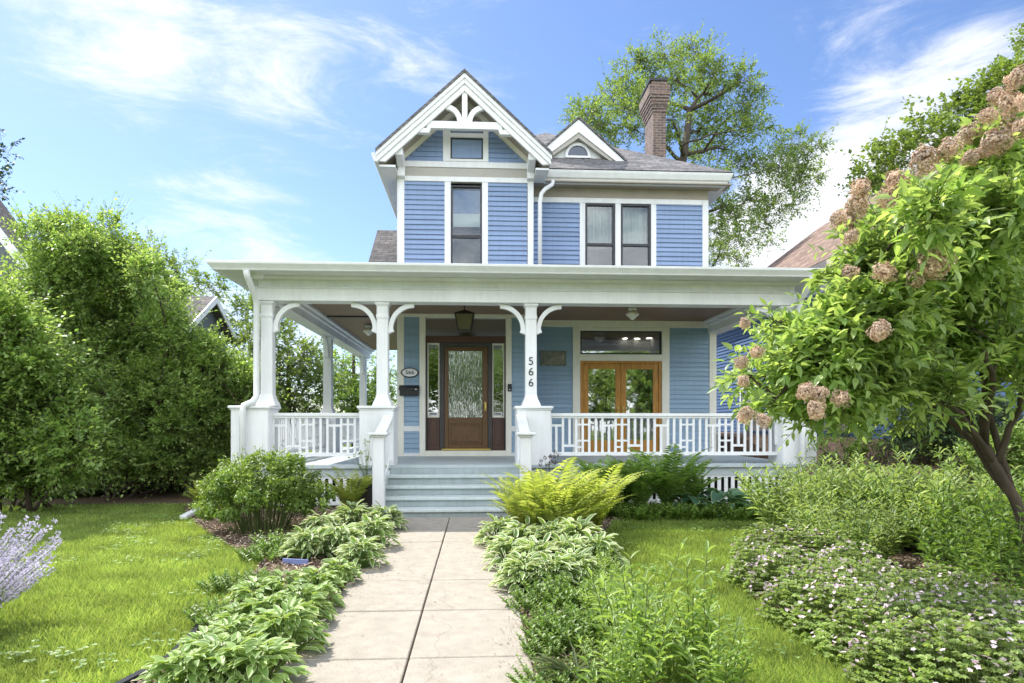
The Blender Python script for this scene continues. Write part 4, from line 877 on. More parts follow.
def px3(px, py, Y): return np.array(PT(px, py, Y))
def crown_leaves(nm, clumps, per, L, Wd, tm=T4, sub=7, fl=.5, up=.5, mi=0, squash=.8):
    for (c, r, k) in clumps:
        c = np.asarray(c, float); n = int(per * k); 
        sd = rdir(sub); sc = c + sd * r * rng.uniform(.35, .95, (sub, 1)) * np.array([1, 1, squash]); sr = r * rng.uniform(.28, .5, sub)
        i = rng.integers(0, sub, n); q = rdir(n); P = sc[i] + q * (sr[i] * rng.uniform(.25, 1.1, n) ** .6)[:, None]
        out = unit(P - c)
        D = out * fl + rng.normal(size=(n, 3)) * .5 + np.array([0, 0, -.15]); Nn = np.array([0, 0, up]) + out * .35 + rng.normal(size=(n, 3)) * .7
        l = L * rng.uniform(.65, 1.2, n); leaves(nm, P, D, Nn, l, l * Wd * rng.uniform(.85, 1.15, n), tm, mi)
def crown_twigs(nm, clumps, ntw, L, Wd, tm=T4, npl=9, tl=3.2, up=.3, flat=.8, mi=0, shoots=.12, rnd=.4):
    for (c, r, k) in clumps:
        n = max(2, int(ntw * k)); c = np.asarray(c, float); dd = rdir(n); P = c + dd * (r * rng.uniform(.02, 1.0, n) ** .45)[:, None] * np.array([1, 1, .88])
        out = unit(P - c); d = unit(out * .8 + np.array([0, 0, up]) + rng.normal(size=(n, 3)) * .45)
        ln = L * tl * rng.uniform(.55, 1.3, n) * (1 + (rng.uniform(size=n) < shoots) * 1.1)
        a = unit(np.cross(d, np.array([.05, .03, 1.]))); b = np.cross(a, d); size = rng.uniform(.75, 1.2, n)
        sticks(nm, P - d * ln[:, None] * .3, P + d * ln[:, None], L * .035, L * .018, 1)
        for j in range(npl):
            u = .12 + .88 * j / (npl - 1); th = (j % 2) * np.pi + (j // 2) * .9 + rng.normal(size=n) * .35
            pos = P + d * (ln * u)[:, None] - np.array([0, 0, .12]) * (ln * u * u)[:, None]
            D = d * (.55 if j < npl - 1 else 2.) + (a * np.cos(th)[:, None] + b * np.sin(th)[:, None] * .7) * .85 + rng.normal(size=(n, 3)) * .15
            l = L * size * rng.uniform(.7, 1.15, n) * (1 - .3 * (u - .55) ** 2)
            leaves(nm, pos, D, np.array([0, 0, flat]) + b * .2 + rng.normal(size=(n, 3)) * rnd, l, l * Wd, tm, mi)
def limb(mb, p0, p1, r0, r1, sag=.1, n=6, seg=5, jit=.03):
    p0, p1 = np.asarray(p0, float), np.asarray(p1, float); d = p1 - p0; ln = np.linalg.norm(d); o = rng.normal(size=3) * jit * ln
    pts = [p0 + d * t + o * math.sin(math.pi * t) + np.array([0, 0, sag * ln * math.sin(math.pi * t)]) + (rng.normal(size=3) * .012 * ln if 0 < t < 1 else 0) for t in np.linspace(0, 1, seg)]
    mb.tube(pts, list(np.linspace(r0, r1, seg)), n); return pts
def make_tree(name, label, cat, base, forks, clumps, leafmat_, bark, per, L, Wd, r0, group=None, twigs=5, tm=T4, sub=7, fl=.5, npl=9):
    t = empty(name, base, label, cat, group); mb = MB(); nodes = []
    pts = [np.asarray(base, float)] + [np.asarray(f, float) for f in forks]
    rads = np.linspace(r0, r0 * .55, len(pts))
    mb.tube(pts, list(rads), 9)
    for a, b_, ra in zip(pts[:-1], pts[1:], rads):
        for u in (.5, .8, 1.): nodes.append((a + (b_ - a) * u, ra))
    nodes = nodes[2:]
    nb_ = []
    order = sorted(clumps, key=lambda c: np.linalg.norm(np.asarray(c[0]) - pts[-1]))
    for c, r, k in order:
        c = np.asarray(c, float); cand = nodes + nb_
        best = min(cand, key=lambda q: np.linalg.norm(q[0] - c) + (2.5 if q[0][2] > c[2] + .1 else 0) * r)
        r1 = min(best[1] * .75, r0 * .42); pp = limb(mb, best[0], c, r1, max(r1 * .35, r0 * .045), rng.uniform(-.05, .12), 6, 6, .06)
        for q in range(2, 6): nb_.append((np.array(pp[q]), r1 * (1 - .65 * q / 5)))
        for _ in range(twigs):
            e = c + rdir(1)[0] * r * rng.uniform(.6, 1.0); limb(mb, pp[rng.integers(3, 6)], e, max(r1 * .3, r0 * .035), r0 * .012, .05, 4, 4, .06)
    mb.build('trunk', bark, t, smooth=True)
    nm = NM(); crown_twigs(nm, [(c + rdir(1)[0] * r * .45, r * .72, k * .5) for c, r, k in clumps for _ in range(2)], per / npl, L, Wd, tm, npl); nm.build('crown', [leafmat_, bark], t)
    return t
def jY(Y, s): return Y + rng.normal() * s
# ash behind the house
ash = [(590, 112, 24), (612, 100, 22), (578, 132, 16), (626, 84, 22), (650, 72, 22), (672, 58, 20), (694, 55, 20), (716, 72, 24), (740, 82, 20), (748, 108, 20), (752, 132, 18), (690, 95, 22), (712, 112, 22), (725, 150, 22), (768, 165, 20), (790, 146, 20), (812, 150, 18), (818, 176, 16), (790, 184, 20), (755, 196, 20), (766, 222, 20), (738, 236, 18), (718, 258, 16), (742, 262, 14), (796, 204, 16), (608, 132, 20), (632, 128, 18), (700, 150, 20), (725, 205, 18), (640, 105, 18), (660, 140, 20), (600, 150, 20), (690, 185, 18), (722, 178, 20), (748, 160, 20), (655, 95, 20), (700, 130, 22), (740, 130, 20), (675, 80, 22), (715, 92, 22), (585, 115, 18), (625, 108, 20), (735, 215, 20), (770, 205, 20), (800, 168, 20), (780, 165, 18), (720, 245, 16), (570, 122, 12), (640, 60, 16), (665, 52, 14), (690, 50, 12), (672, 120, 18), (714, 232, 14), (772, 240, 12)]
cl = []
for px, py, r in ash:
    y = jY(27, 1.5); cl.append((px3(px, py, y), r / F * y, (r / 20) ** 2))
bx_ = px3(672, 300, 27)
make_tree('ash_tree', 'tall open ash tree rising behind the chimney and roof', 'tree', (bx_[0], 27, 0), [px3(672, 300, 27), px3(676, 200, 27), px3(684, 155, 27), px3(690, 110, 27)], [(c, r * .8, k) for c, r, k in cl], L_ASH, BARK, 640, .16, .44, .24, 'trees behind the houses', 8, T4, 18)
# maple upper corner beyond neighbour
cl = []
for px, py, r in [(1010, 75, 34), (985, 100, 28), (955, 125, 26), (930, 145, 24), (905, 155, 22), (880, 165, 20), (868, 185, 18), (1040, 110, 40), (1010, 140, 40), (970, 165, 32), (1075, 80, 40), (1080, 150, 45), (930, 180, 25), (890, 190, 20), (1040, 45, 22)]:
    y = jY(25, 1.2); cl.append((px3(px, py, y), r / F * y, (r / 26) ** 2))
bx_ = px3(1030, 250, 25)
make_tree('maple_tree', 'dense green maple crown beyond the blue neighbour house', 'tree', (bx_[0], 25, 0), [px3(1030, 250, 25), px3(1025, 170, 25)], cl, L_BG, BARK, 900, .2, .75, .28, 'trees behind the houses', 4)
# trees seen under and beside the porch
def bush_tree(label, Y, items, per, L, mat, r0=.12, grp='trees beyond the shrub border', name='leafy_tree', Wd=.6):
    cl = []
    for px, py, r in items: y = jY(Y, .5); cl.append((px3(px, py, y), r / F * y, (r / 25) ** 2))
    mx = np.mean([i[0] for i in items]); b = px3(mx, 400, Y)
    make_tree(name, label, 'tree', (b[0], Y, 0), [px3(mx, 400, Y), px3(mx, 350, Y)], cl, mat, BARK, per, L, Wd, r0, grp, 4)
bush_tree('bright leafy tree seen between the porch corner post and the next post', 26, [(285, 340, 24), (300, 365, 26), (275, 375, 26), (310, 395, 26), (280, 400, 28), (262, 345, 22), (298, 420, 24), (265, 415, 26), (322, 372, 22)], 1000, .17, L_BG)
bush_tree('pale leafy tree filling the gap between the two rear porch posts', 29, [(340, 365, 22), (350, 385, 24), (335, 400, 26), (365, 395, 26), (350, 420, 24), (375, 375, 22), (385, 400, 26), (330, 350, 14)], 1000, .17, L_LIL)
bush_tree('dark green treetop showing over the lilac border near the grey roof', 34, [(150, 262, 22), (175, 278, 22), (200, 283, 18), (215, 290, 14), (125, 275, 26), (235, 320, 20), (252, 300, 22), (262, 322, 24), (240, 345, 24), (280, 312, 18)], 900, .2, L_ASH)
bush_tree('dark conifer tip at the far hedge edge against the sky', 22, [(2, 150, 9), (-4, 170, 14), (-12, 195, 18), (0, 132, 6)], 900, .14, L_DRK, .1)
bush_tree('leafy tree behind the neighbour house wall and porch end', 30, [(760, 300, 30), (740, 340, 30), (790, 330, 30), (830, 300, 30)], 800, .2, L_BG)
for i, (x, y, s) in enumerate(((-9, -15, 1.0), (-2.5, -17, 1.1), (4.5, -16, 1.0), (11, -15, 1.1), (1, -24, 1.3), (-15, -20, 1.2), (17, -20, 1.2))):
    cl = [(np.array([x, y, 4.4 * s]) + rdir(1)[0] * np.array([3.2, 2.2, 3.9]) * s * rng.uniform(.2, 1), 1.5 * s, 1.3) for _ in range(20)]
    make_tree('street_tree', ('leafy street tree mirrored in the front door glass', 'leafy street tree mirrored in the sidelights', 'leafy street tree mirrored in the double doors', 'leafy street tree across the road from the hydrangea', 'large tree behind the mirrored street trees', 'street tree at the hedge end of the row', 'street tree at the far end of the row')[i], 'tree', (x, y, 0), [(x, y, 2), (x + .2, y, 4.5 * s)], cl, L_LIL, BARK, 420, .32, .6, .18, 'street trees mirrored in the glass', 2)
# lilac shrubs
def shrub(name, label, cat, Y, items, per, L, Wd, mat, base_n, group, tips=0, dep=.5, bark=BARK2, tm=T4, fl=.5, stemr=.035):
    cl = []
    for px, py, r in items: y = jY(Y, dep); cl.append((px3(px, py, y), r / F * y, (r / 30) ** 2))
    mx = np.mean([i[0] for i in items]); bxx = X(mx, Y); t = empty(name, (bxx, Y, 0), label, cat, group)
    big = cl; cl = []
    for c, r, k in big:
        for _ in range(6):
            o = rdir(1)[0] * r * rng.uniform(.3, 1.0); cl.append((c + o * np.array([1, 1, .9]), r * rng.uniform(.25, .6), k * .2 * rng.uniform(.5, 1.3)))
    mb = MB(); nm = NM()
    for k in range(max(base_n, 8)):
        c = cl[rng.integers(0, len(cl))]; b0 = (bxx + rng.normal() * .35, Y + rng.normal() * .3, -.03); limb(mb, b0, c[0], stemr * rng.uniform(.6, 1.2), stemr * .3, .05, 6, 6, .07)
    crown_twigs(nm, cl, per / 9, L, Wd, tm, 9, 3.2, .45, .8, 0, .22, .5)
    for k in range(tips):                 # upright leafy shoots breaking the outline
        c = cl[rng.integers(0, len(cl))]; p0 = c[0] + np.array([rng.normal() * c[1] * .6, rng.normal() * c[1] * .5, c[1] * .5]); p1 = p0 + np.array([rng.normal() * .15, rng.normal() * .15, rng.uniform(.4, .9)]) * min(1, c[1] / .6)
        limb(mb, p0, p1, .012, .005, 0, 4, 4, .04); m = 46; u = rng.uniform(.1, 1, m)[:, None]; P = p0 + (p1 - p0) * u; az = rng.uniform(0, 6.28, m)
        D = np.c_[np.cos(az), np.sin(az), .5 * np.ones(m)]; leaves(nm, P, D, rng.normal(size=(m, 3)) * .3 + np.array([0, 0, 1]), L * rng.uniform(.7, 1.2, m) * 1.1, L * Wd * 1.0, tm)
    mb.build('trunk', bark, t, smooth=True); nm.build('foliage', [mat, bark], t); return t  # the trunk part is a set of separate woody shrub stems
lg = 'lilac shrubs along the side lawn'
shrub('lilac_shrub', 'tallest lilac shrub with feathery upright shoots beside the side lawn', 'shrub', 13.2, [(70, 250, 34), (62, 278, 32), (100, 262, 36), (122, 278, 28), (75, 300, 45), (30, 315, 45), (120, 320, 45), (60, 360, 48), (110, 375, 48), (20, 375, 45), (90, 420, 40), (40, 420, 40), (142, 302, 28), (126, 258, 20), (148, 268, 17), (168, 292, 14), (66, 234, 20), (105, 236, 22), (25, 310, 24)], 3400, .08, .55, L_LIL, 8, lg, 34)
shrub('lilac_shrub', 'rounded lilac shrub between the tall shoots and the grey house roof', 'shrub', 13.4, [(158, 318, 26), (180, 348, 26), (156, 352, 34), (195, 372, 32), (175, 390, 42), (150, 410, 38), (205, 395, 34), (185, 430, 32), (145, 380, 38)], 3400, .08, .55, L_LIL, 7, lg, 12)
shrub('lilac_shrub', 'lower lilac shrub touching the porch corner pedestal', 'shrub', 13.6, [(222, 372, 20), (232, 378, 26), (215, 385, 28), (238, 405, 24), (222, 415, 28), (210, 440, 26), (235, 440, 22), (250, 380, 18), (255, 400, 22)], 3400, .08, .55, L_LIL, 8, lg, 4)
shrub('lilac_shrub', 'bright lilac shrub nearest the catmint at the lawn edge', 'shrub', 10.7, [(-10, 320, 36), (15, 318, 34), (-20, 340, 50), (25, 355, 48), (-5, 400, 50), (40, 400, 44), (20, 435, 40), (55, 440, 32), (60, 380, 36), (-30, 440, 40), (8, 466, 24), (42, 468, 22), (-18, 466, 26), (76, 466, 20)], 3400, .085, .58, L_LIL, 6, lg, 14)
shrub('dense_shrub', 'shaded shrub thicket at the base of the lilacs', 'shrub', 13.0, [(80, 455, 26), (120, 452, 28), (160, 455, 26), (200, 458, 22), (100, 470, 18), (40, 460, 26), (140, 472, 16)], 3000, .085, .6, L_LIL, 8, lg, 0, .3)
# evergreen behind hydrangea
shrub('yew_shrub', 'dark clipped evergreen shrub behind the hydrangea trunk', 'shrub', 12.6, [(930, 425, 26), (955, 415, 28), (985, 425, 28), (940, 445, 20), (970, 448, 22), (910, 440, 16), (1010, 440, 24)], 6000, .075, .4, L_DRK, 9, None, 0, .35)
shrub('leafy_shrub', 'mid green shrub glimpsed beneath the hydrangea branches', 'shrub', 14.5, [(960, 375, 30), (1000, 380, 34), (930, 390, 24), (1030, 400, 34), (1000, 415, 26), (870, 395, 22), (900, 385, 26)], 900, .09, .6, L_BG, 6, None, 0, .4)
shrub('leafy_shrub', 'bright leafy shrub in front of the evergreen under the hydrangea', 'shrub', 11.0, [(985, 450, 20), (1010, 455, 24), (1040, 450, 26), (965, 468, 16), (1000, 478, 20), (1030, 480, 24)], 2200, .08, .5, L_LIL, 4, None, 6, .2)
shrub('leafy_shrub', 'small loose shrub growing beside the porch corner downspout', 'shrub', 10.6, [(826, 452, 12), (842, 440, 12), (852, 458, 13), (838, 468, 12)], 1500, .07, .5, L_SPI, 3, None, 5, .15)
shrub('lilac_shrub', 'dark lilac standing behind the tallest lilac', 'shrub', 14.6, [(20, 345, 46), (70, 330, 50), (115, 335, 44), (158, 372, 38), (20, 400, 50), (75, 400, 50), (130, 400, 46), (185, 405, 36), (30, 450, 40), (90, 450, 40), (150, 450, 40), (205, 440, 34), (230, 400, 30), (240, 440, 26)], 3000, .09, .6, L_LIL, 6, lg, 0)
for i, (px, py, r) in enumerate(((865, 452, 12), (895, 450, 12), (918, 455, 13), (880, 470, 12))):
    shrub('low_shrub', ('low green plant at the porch end of the mulch bank', 'low green plant mid way along the mulch bank', 'low green plant below the evergreen on the mulch bank', 'low green plant on the timber wall edge')[i], 'shrub', 11.8 + .2 * i, [(px - 8, py, r * .8), (px + 8, py, r * .8), (px, py - 4, r)], 1500, .07, .5, (L_BG, L_DRK)[i % 2], 8, 'low plants on the mulch bank', 2, .15)
# hydrangea tree
hyd = [(790, 348, 30),  (825, 330, 36), (760, 385, 18), (790, 385, 26), (820, 375, 32), (862, 312, 28), (880, 265, 36), (905, 235, 34), (930, 210, 32), (955, 190, 32), (985, 165, 34), (1010, 150, 36), (1045, 150, 40), (915, 285, 44), (950, 250, 44), (985, 220, 44), (1020, 205, 46), (1060, 220, 50), (865, 345, 42), (900, 330, 44), (940, 310, 46), (980, 285, 46), (1020, 275, 48), (1060, 300, 52), (850, 385, 32), (885, 380, 36), (925, 365, 40), (965, 350, 42), (1005, 345, 44), (1040, 360, 46), (950, 392, 28), (820, 400, 24), (880, 222, 22), (875, 255, 16), (1090, 180, 50), (1100, 260, 55), (1100, 350, 50), (1050, 395, 24), (850, 412, 12), (935, 398, 16), (900, 405, 22), (860, 410, 18), (770, 405, 14), (800, 335, 18), (775, 338, 16), (845, 330, 34), (835, 355, 34), (800, 365, 28), (870, 320, 36), (790, 405, 16), (835, 408, 18), (865, 300, 30), (960, 220, 36), (900, 260, 34), (935, 285, 40), (810, 425, 12), (775, 320, 12), (745, 372, 12), (905, 205, 18)]
Yh = 4.7
hb = (X(1052, Yh), Yh, 0)
ht = empty('hydrangea_tree', hb, 'tree form hydrangea with bright leaves and dried tan flower heads', 'tree')
cl = []
for px, py, r in hyd: y = jY(Yh, .32); cl.append((px3(px, py, y), r / F * y, (r / 36) ** 2))
mb = MB(); tp_ = [hb, px3(1036, 560, Yh), px3(1015, 500, Yh), px3(995, 465, Yh), px3(985, 445, Yh)]
mb.tube(tp_, [.048, .043, .039, .036, .032], 9)
nodes = [(np.array(tp_[2]), .05), (np.array(tp_[3]), .05), (np.array(tp_[4]), .048)]
mains = []
for e in ((930, 400, 4.4), (890, 370, 4.9), (955, 370, 5.1), (985, 350, 4.3), (1010, 330, 4.9), (1040, 350, 4.5), (970, 300, 4.8)):
    p = limb(mb, nodes[rng.integers(0, 3)][0], px3(*e), .027, .014, .06, 7, 7, .05); mains += [(np.array(q), .018) for q in p[2:]]
for c, r, k in cl:
    b0 = min(mains + nodes, key=lambda q: np.linalg.norm(q[0] - c)); p = limb(mb, b0[0], c, .013, .006, .05, 5, 6, .05); mains += [(np.array(q), .009) for q in p[3:]]
    for _ in range(5): limb(mb, p[4], c + rdir(1)[0] * r * .9, .005, .002, .05, 4, 4, .05)
mb.build('trunk', BARK2, ht, smooth=True)
nm = NM(); cl2 = [(c + rdir(1)[0] * r * rng.uniform(.2, .8), r * rng.uniform(.35, .75), k * .34) for c, r, k in cl for _ in range(3)]
cl2 = [(c, r * .82, k) for c, r, k in cl2]
crown_twigs(nm, cl2, 82, .10, .44, T7, 8, 1.9, .15, .9, 0, .08, .42); nm.build('crown', [L_HYD, STEM], ht)
def flower_mesh(seed):
    r_ = np.random.default_rng(seed); nm = NM(); n = 330
    u = r_.uniform(-1, 1, n); az = r_.uniform(0, 6.283, n); rad = np.sqrt(1 - u * u) * (1 - .18 * u) * r_.uniform(.82, 1.1, n)
    P = np.c_[rad * np.cos(az), rad * np.sin(az), u * 1.12] * .085; P = P * (1 + .2 * np.sin(2 * az + seed) * np.cos(2.1 * u) + .16 * np.sin(3 * az + 2 * seed + 4 * u))[:, None]; out = unit(P)
    for k in range(3):
        a2 = r_.normal(size=(n, 3)); D = unit(np.cross(out, a2)); leaves(nm, P + D * -.004, D, out + r_.normal(size=(n, 3)) * .4, .022 * r_.uniform(.7, 1.2, n), .016)
    sticks(nm, P * .0, P, .001, .0006)
    return nm
fproto = None
fl_px = [(1016, 78, 13), (996, 97, 11), (1010, 103, 14), (987, 116, 13), (969, 134, 13), (996, 142, 17), (1007, 126, 12), (1022, 127, 13), (949, 148, 13), (925, 161, 15), (971, 158, 10), (897, 181, 14), (887, 199, 11), (861, 188, 12), (858, 203, 13), (852, 222, 16), (838, 218, 11), (851, 237, 8), (935, 262, 17), (916, 278, 13), (884, 272, 14), (850, 273, 10), (880, 330, 11), (745, 323, 8), (757, 352, 9), (742, 362, 8), (744, 381, 8), (746, 415, 12), (763, 420, 8), (819, 395, 13), (816, 410, 11), (841, 398, 11), (806, 391, 10), (1030, 100, 15), (1034, 118, 14)]
protos = []
for i, (px, py, r) in enumerate(fl_px):
    y = Yh - (.42 if i < 18 else .80) + rng.normal() * .12; p = px3(px, py, y)
    if i < 3:
        f = flower_mesh(i).build('flower_head', P_DRY); protos.append(f)
    else: f = protos[i % 3].copy(); C.objects.link(f)
    f.parent = ht; s = r / F * y / .112 * rng.uniform(.85, 1.1); f.scale = (s * rng.uniform(.85, 1.1), s, s * rng.uniform(.8, 1.15)); f.rotation_euler = (rng.normal() * .5, rng.normal() * .5, rng.uniform(0, 6))
    f.location = [a - b for a, b in zip(p, hb)]

# small plant prototypes, built about the origin
def clone(o, loc, rz, s, label, group=None):
    r = o.copy(); C.objects.link(r); r.location = loc; r.rotation_euler = (0, 0, rz); r.scale = (s, s, s * rng.uniform(.92, 1.08)); r['label'] = label
    if group: r['group'] = group
    return r
def hosta_mesh(name, mat, n, L, Wd, h, seed, spread=1.):
    r_ = np.random.default_rng(seed); nm = NM(); az = r_.uniform(0, 6.283, n); q = np.sqrt(r_.uniform(.05, 1, n))
    rad = q * .21 * spread; P = np.c_[rad * np.cos(az), rad * np.sin(az), h * (1.05 - .75 * q ** 2) * r_.uniform(.8, 1.1, n)]
    D = np.c_[np.cos(az), np.sin(az), .95 - 1.0 * q + r_.normal(size=n) * .28]; D[:, :2] += r_.normal(size=(n, 2)) * .35
    Nn = np.array([0, 0, 1.]) + r_.normal(size=(n, 3)) * .18; l = L * r_.uniform(.75, 1.15, n)
    leaves(nm, P, D, Nn, l, l * Wd, TH)
    sticks(nm, np.c_[rad * .25 * np.cos(az), rad * .25 * np.sin(az), np.zeros(n)], P, .004, .003)
    o = nm.build(name, mat, None, True, True); return o
used = {}
def place(proto, key, px, py, s, label, cat, group, onY=None):
    x, y = G(px, py)
    if onY: x, y = X(px, onY), onY
    if key not in used:
        used[key] = 1; o = proto; o.location = (x, y, 0); o.rotation_euler = (0, 0, rng.uniform(0, 6)); o.scale = (s, s, s); tag(o, label, cat, group)
    else: o = clone(proto, (x, y, 0), rng.uniform(0, 6), s, label, group); o['category'] = cat
    return o
hv = hosta_mesh('hosta', HOSV, 170, .125, .40, .30, 1, 1.1); hg = hosta_mesh('hosta', HOSG, 150, .105, .50, .27, 2); hb_ = hosta_mesh('hosta', HOSB, 34, .30, .78, .42, 3, 1.35); hs = hosta_mesh('hosta', HOSV, 70, .13, .42, .2, 4)
gl_, gr_ = 'white edged hostas beside the path', 'plain green hostas along the path'
for px, py, s, lab in [(384, 532, 1.0, 'variegated hosta closest to the hedge side newel post'), (352, 533, 1.05, 'variegated hosta between the bushy spirea and the step newel'), (322, 540, 1.0, 'variegated hosta touching the foot of the bushy spirea'), (372, 550, 1.0, 'variegated hosta overhanging the path just below the step newel'), (338, 558, 1.05, 'variegated hosta in the middle of the border above the bare mulch'), (308, 560, .9, 'variegated hosta at the mulch edge below the bushy spirea'), (360, 570, .9, 'variegated hosta at the path edge where the white margins end')]:
    place(hv, 'hv', px, py, s, lab, 'hosta', gl_)
for px, py, s, lab in [(500, 548, .95, 'variegated hosta leaning on the path opposite the spirea, beside the bottom step'), (524, 553, 1.0, 'variegated hosta under the tips of the yellow fern'), (550, 556, 1.0, 'variegated hosta between the yellow fern and the lawn corner'), (512, 570, 1.0, 'variegated hosta at the path edge below the yellow fern'), (538, 577, 1.0, 'variegated hosta above the reddish stems in the border'), (566, 574, .95, 'variegated hosta at the lawn edge of the fern border'), (524, 592, .9, 'variegated hosta lowest along the path on the fern side'), (552, 592, .9, 'variegated hosta in the border middle below its reddish stems'), (578, 560, 1.1, 'variegated hosta nearest the lawn beneath the last yellow fern'), (596, 572, .95, 'variegated hosta spilling on the lawn edge below the yellow ferns'), (574, 588, .95, 'variegated hosta beside the bushy aster with reddish tips')]:
    place(hv, 'hv', px, py, s, lab, 'hosta', gl_)
for px, py, s, lab in [(318, 598, .8, 'green hosta against the path beneath the white edged clump'), (285, 608, .85, 'green hosta beside the short blue edging strip'), (255, 612, .85, 'green hosta on the lawn side of the blue edging strip'), (300, 628, .85, 'green hosta at the path edge beside the lowest plant shadow'), (268, 632, .9, 'green hosta in the centre of the lower border'), (240, 640, .75, 'green hosta at the lawn edge above the bare mulch patch'), (285, 655, .95, 'dark leaved hosta spilling on the path above the last joint'), (338, 586, .75, 'green hosta touching the path between the two hosta groups'), (318, 612, .7, 'small green hosta squeezed on the path edge mid border'), (205, 668, .7, 'small green hosta in the bare mulch patch'), (228, 655, .7, 'pale green hosta at the upper rim of the mulch patch')]:
    place(hg, 'hg', px, py, s, lab, 'hosta', gr_)
for px, py, s, lab in [(255, 690, .95, 'green hosta cut by the lower photo edge close to the path'), (222, 692, .95, 'pale green hosta at the lower photo edge beside the mulch patch'), (185, 700, .9, 'green hosta at the lower photo edge near the lawn')]:
    place(hg, 'hg', px, py, s, lab, 'hosta', gr_)
hb2 = 'blue green hostas in front of the porch skirt'
for px, py, s, lab in [(692, 516, .75, 'broad blue hosta with pale rims directly before the porch slats'), (725, 517, .85, 'broad blue hosta under the slatted skirt between ferns and willow shrub'), (752, 514, .7, 'broad blue hosta beside the willow leaved clump')]:
    place(hb_, 'hb', px, py, s, lab, 'hosta', hb2)
hr2 = 'low hostas along the foot of the lilacs'
for i, px in enumerate(range(5, 195, 21)):
    place(hs, 'hs', px, 499 - i * .9 + rng.normal() * 1.2, 1.35, 'low pale hosta in the shaded row under the lilacs', 'hosta', hr2)
# ferns
def fern_mesh(name, mat, nf, ln, seed, arch=.55, w=.15):
    r_ = np.random.default_rng(seed); nm = NM(); PP, DD, NN, LL = [], [], [], []
    for k in range(nf):
        az = k * 2.399 + r_.normal() * .2; l = ln * r_.uniform(.7, 1.1); up = r_.uniform(.9, 1.5); m = 24; t = np.linspace(0, 1, m)
        hx = np.array([math.cos(az), math.sin(az), 0]); pts = hx * (l * .62 * (t ** 1.4))[:, None] + np.array([0, 0, 1.]) * (l * up * (t - arch * t ** 2.4))[:, None]
        tn = unit(np.gradient(pts, axis=0)); sd = np.cross(tn, np.array([0, 0, 1.])); sd = unit(sd + 1e-6)
        sticks(nm, pts[:-1], pts[1:], .004 * (1 - t[:-1]) + .0012, .004 * (1 - t[1:]) + .001)
        wl = w * np.sin(np.pi * np.clip(.12 + t * .88, 0, 1)) ** .8 * (l / ln)
        for s in (-1, 1):
            PP.append(pts[2:]); DD.append((sd * s + tn * .45 + r_.normal(size=(m, 3)) * .06)[2:]); NN.append(np.cross(sd, tn)[2:] + r_.normal(size=(m - 2, 3)) * .1); LL.append(wl[2:])
    LL = np.concatenate(LL); leaves(nm, np.concatenate(PP), np.concatenate(DD), np.concatenate(NN), LL, np.clip(LL * .24, .014, .04), T4)
    return nm.build(name, mat)
fy = fern_mesh('fern', L_FERN, 30, 1.25, 11, .40, .17); fd_ = fern_mesh('fern', L_FERD, 26, 1.15, 12, .4, .18)
fg = 'yellow green ferns near the steps'; fg2 = 'dark green ferns under the porch railing'
for px, py, s, lab in [(548, 541, .92, 'large yellow green fern arching over the steps'), (522, 538, .8, 'yellow green fern nearest the bottom step'), (578, 540, .88, 'yellow green fern beside the dark ferns'), (560, 548, .7, 'low yellow fern tucked above the variegated hostas'), (536, 545, .85, 'yellow green fern leaning toward the path edge'), (596, 533, .85, 'yellow green fern where the lawn meets the dark ferns')]: place(fy, 'fy', px, py, s, lab, 'fern', fg)
for px, py, s, lab in [(350, 516, .72, 'small yellow fern between the spirea and dark flowerpot'), (205, 513, .55, 'arching fern spilling on the lawn beside the metal downspout end'), (225, 516, .5, 'upright fern at the lawn corner of the bushy spirea')]: place(fy, 'fy', px, py, s, lab, 'fern', 'ferns beside the bushy spirea')
for px, py, s, lab in [(622, 514, .95, 'dark fern between two taller dark ferns against the skirt'), (688, 514, .8, 'small dark fern beside the blue hostas'), (606, 518, .95, 'tall dark fern next to the yellow ferns below the railing'), (640, 516, .9, 'dark fern in the middle of the railing bed with a bright arching frond'), (668, 515, 1.05, 'dark fern rising to the bottom rail before the porch skirt'), (590, 514, .9, 'dark fern hidden behind the yellow ferns at the pedestal')]: place(fd_, 'fd', px, py, s, lab, 'fern', fg2)
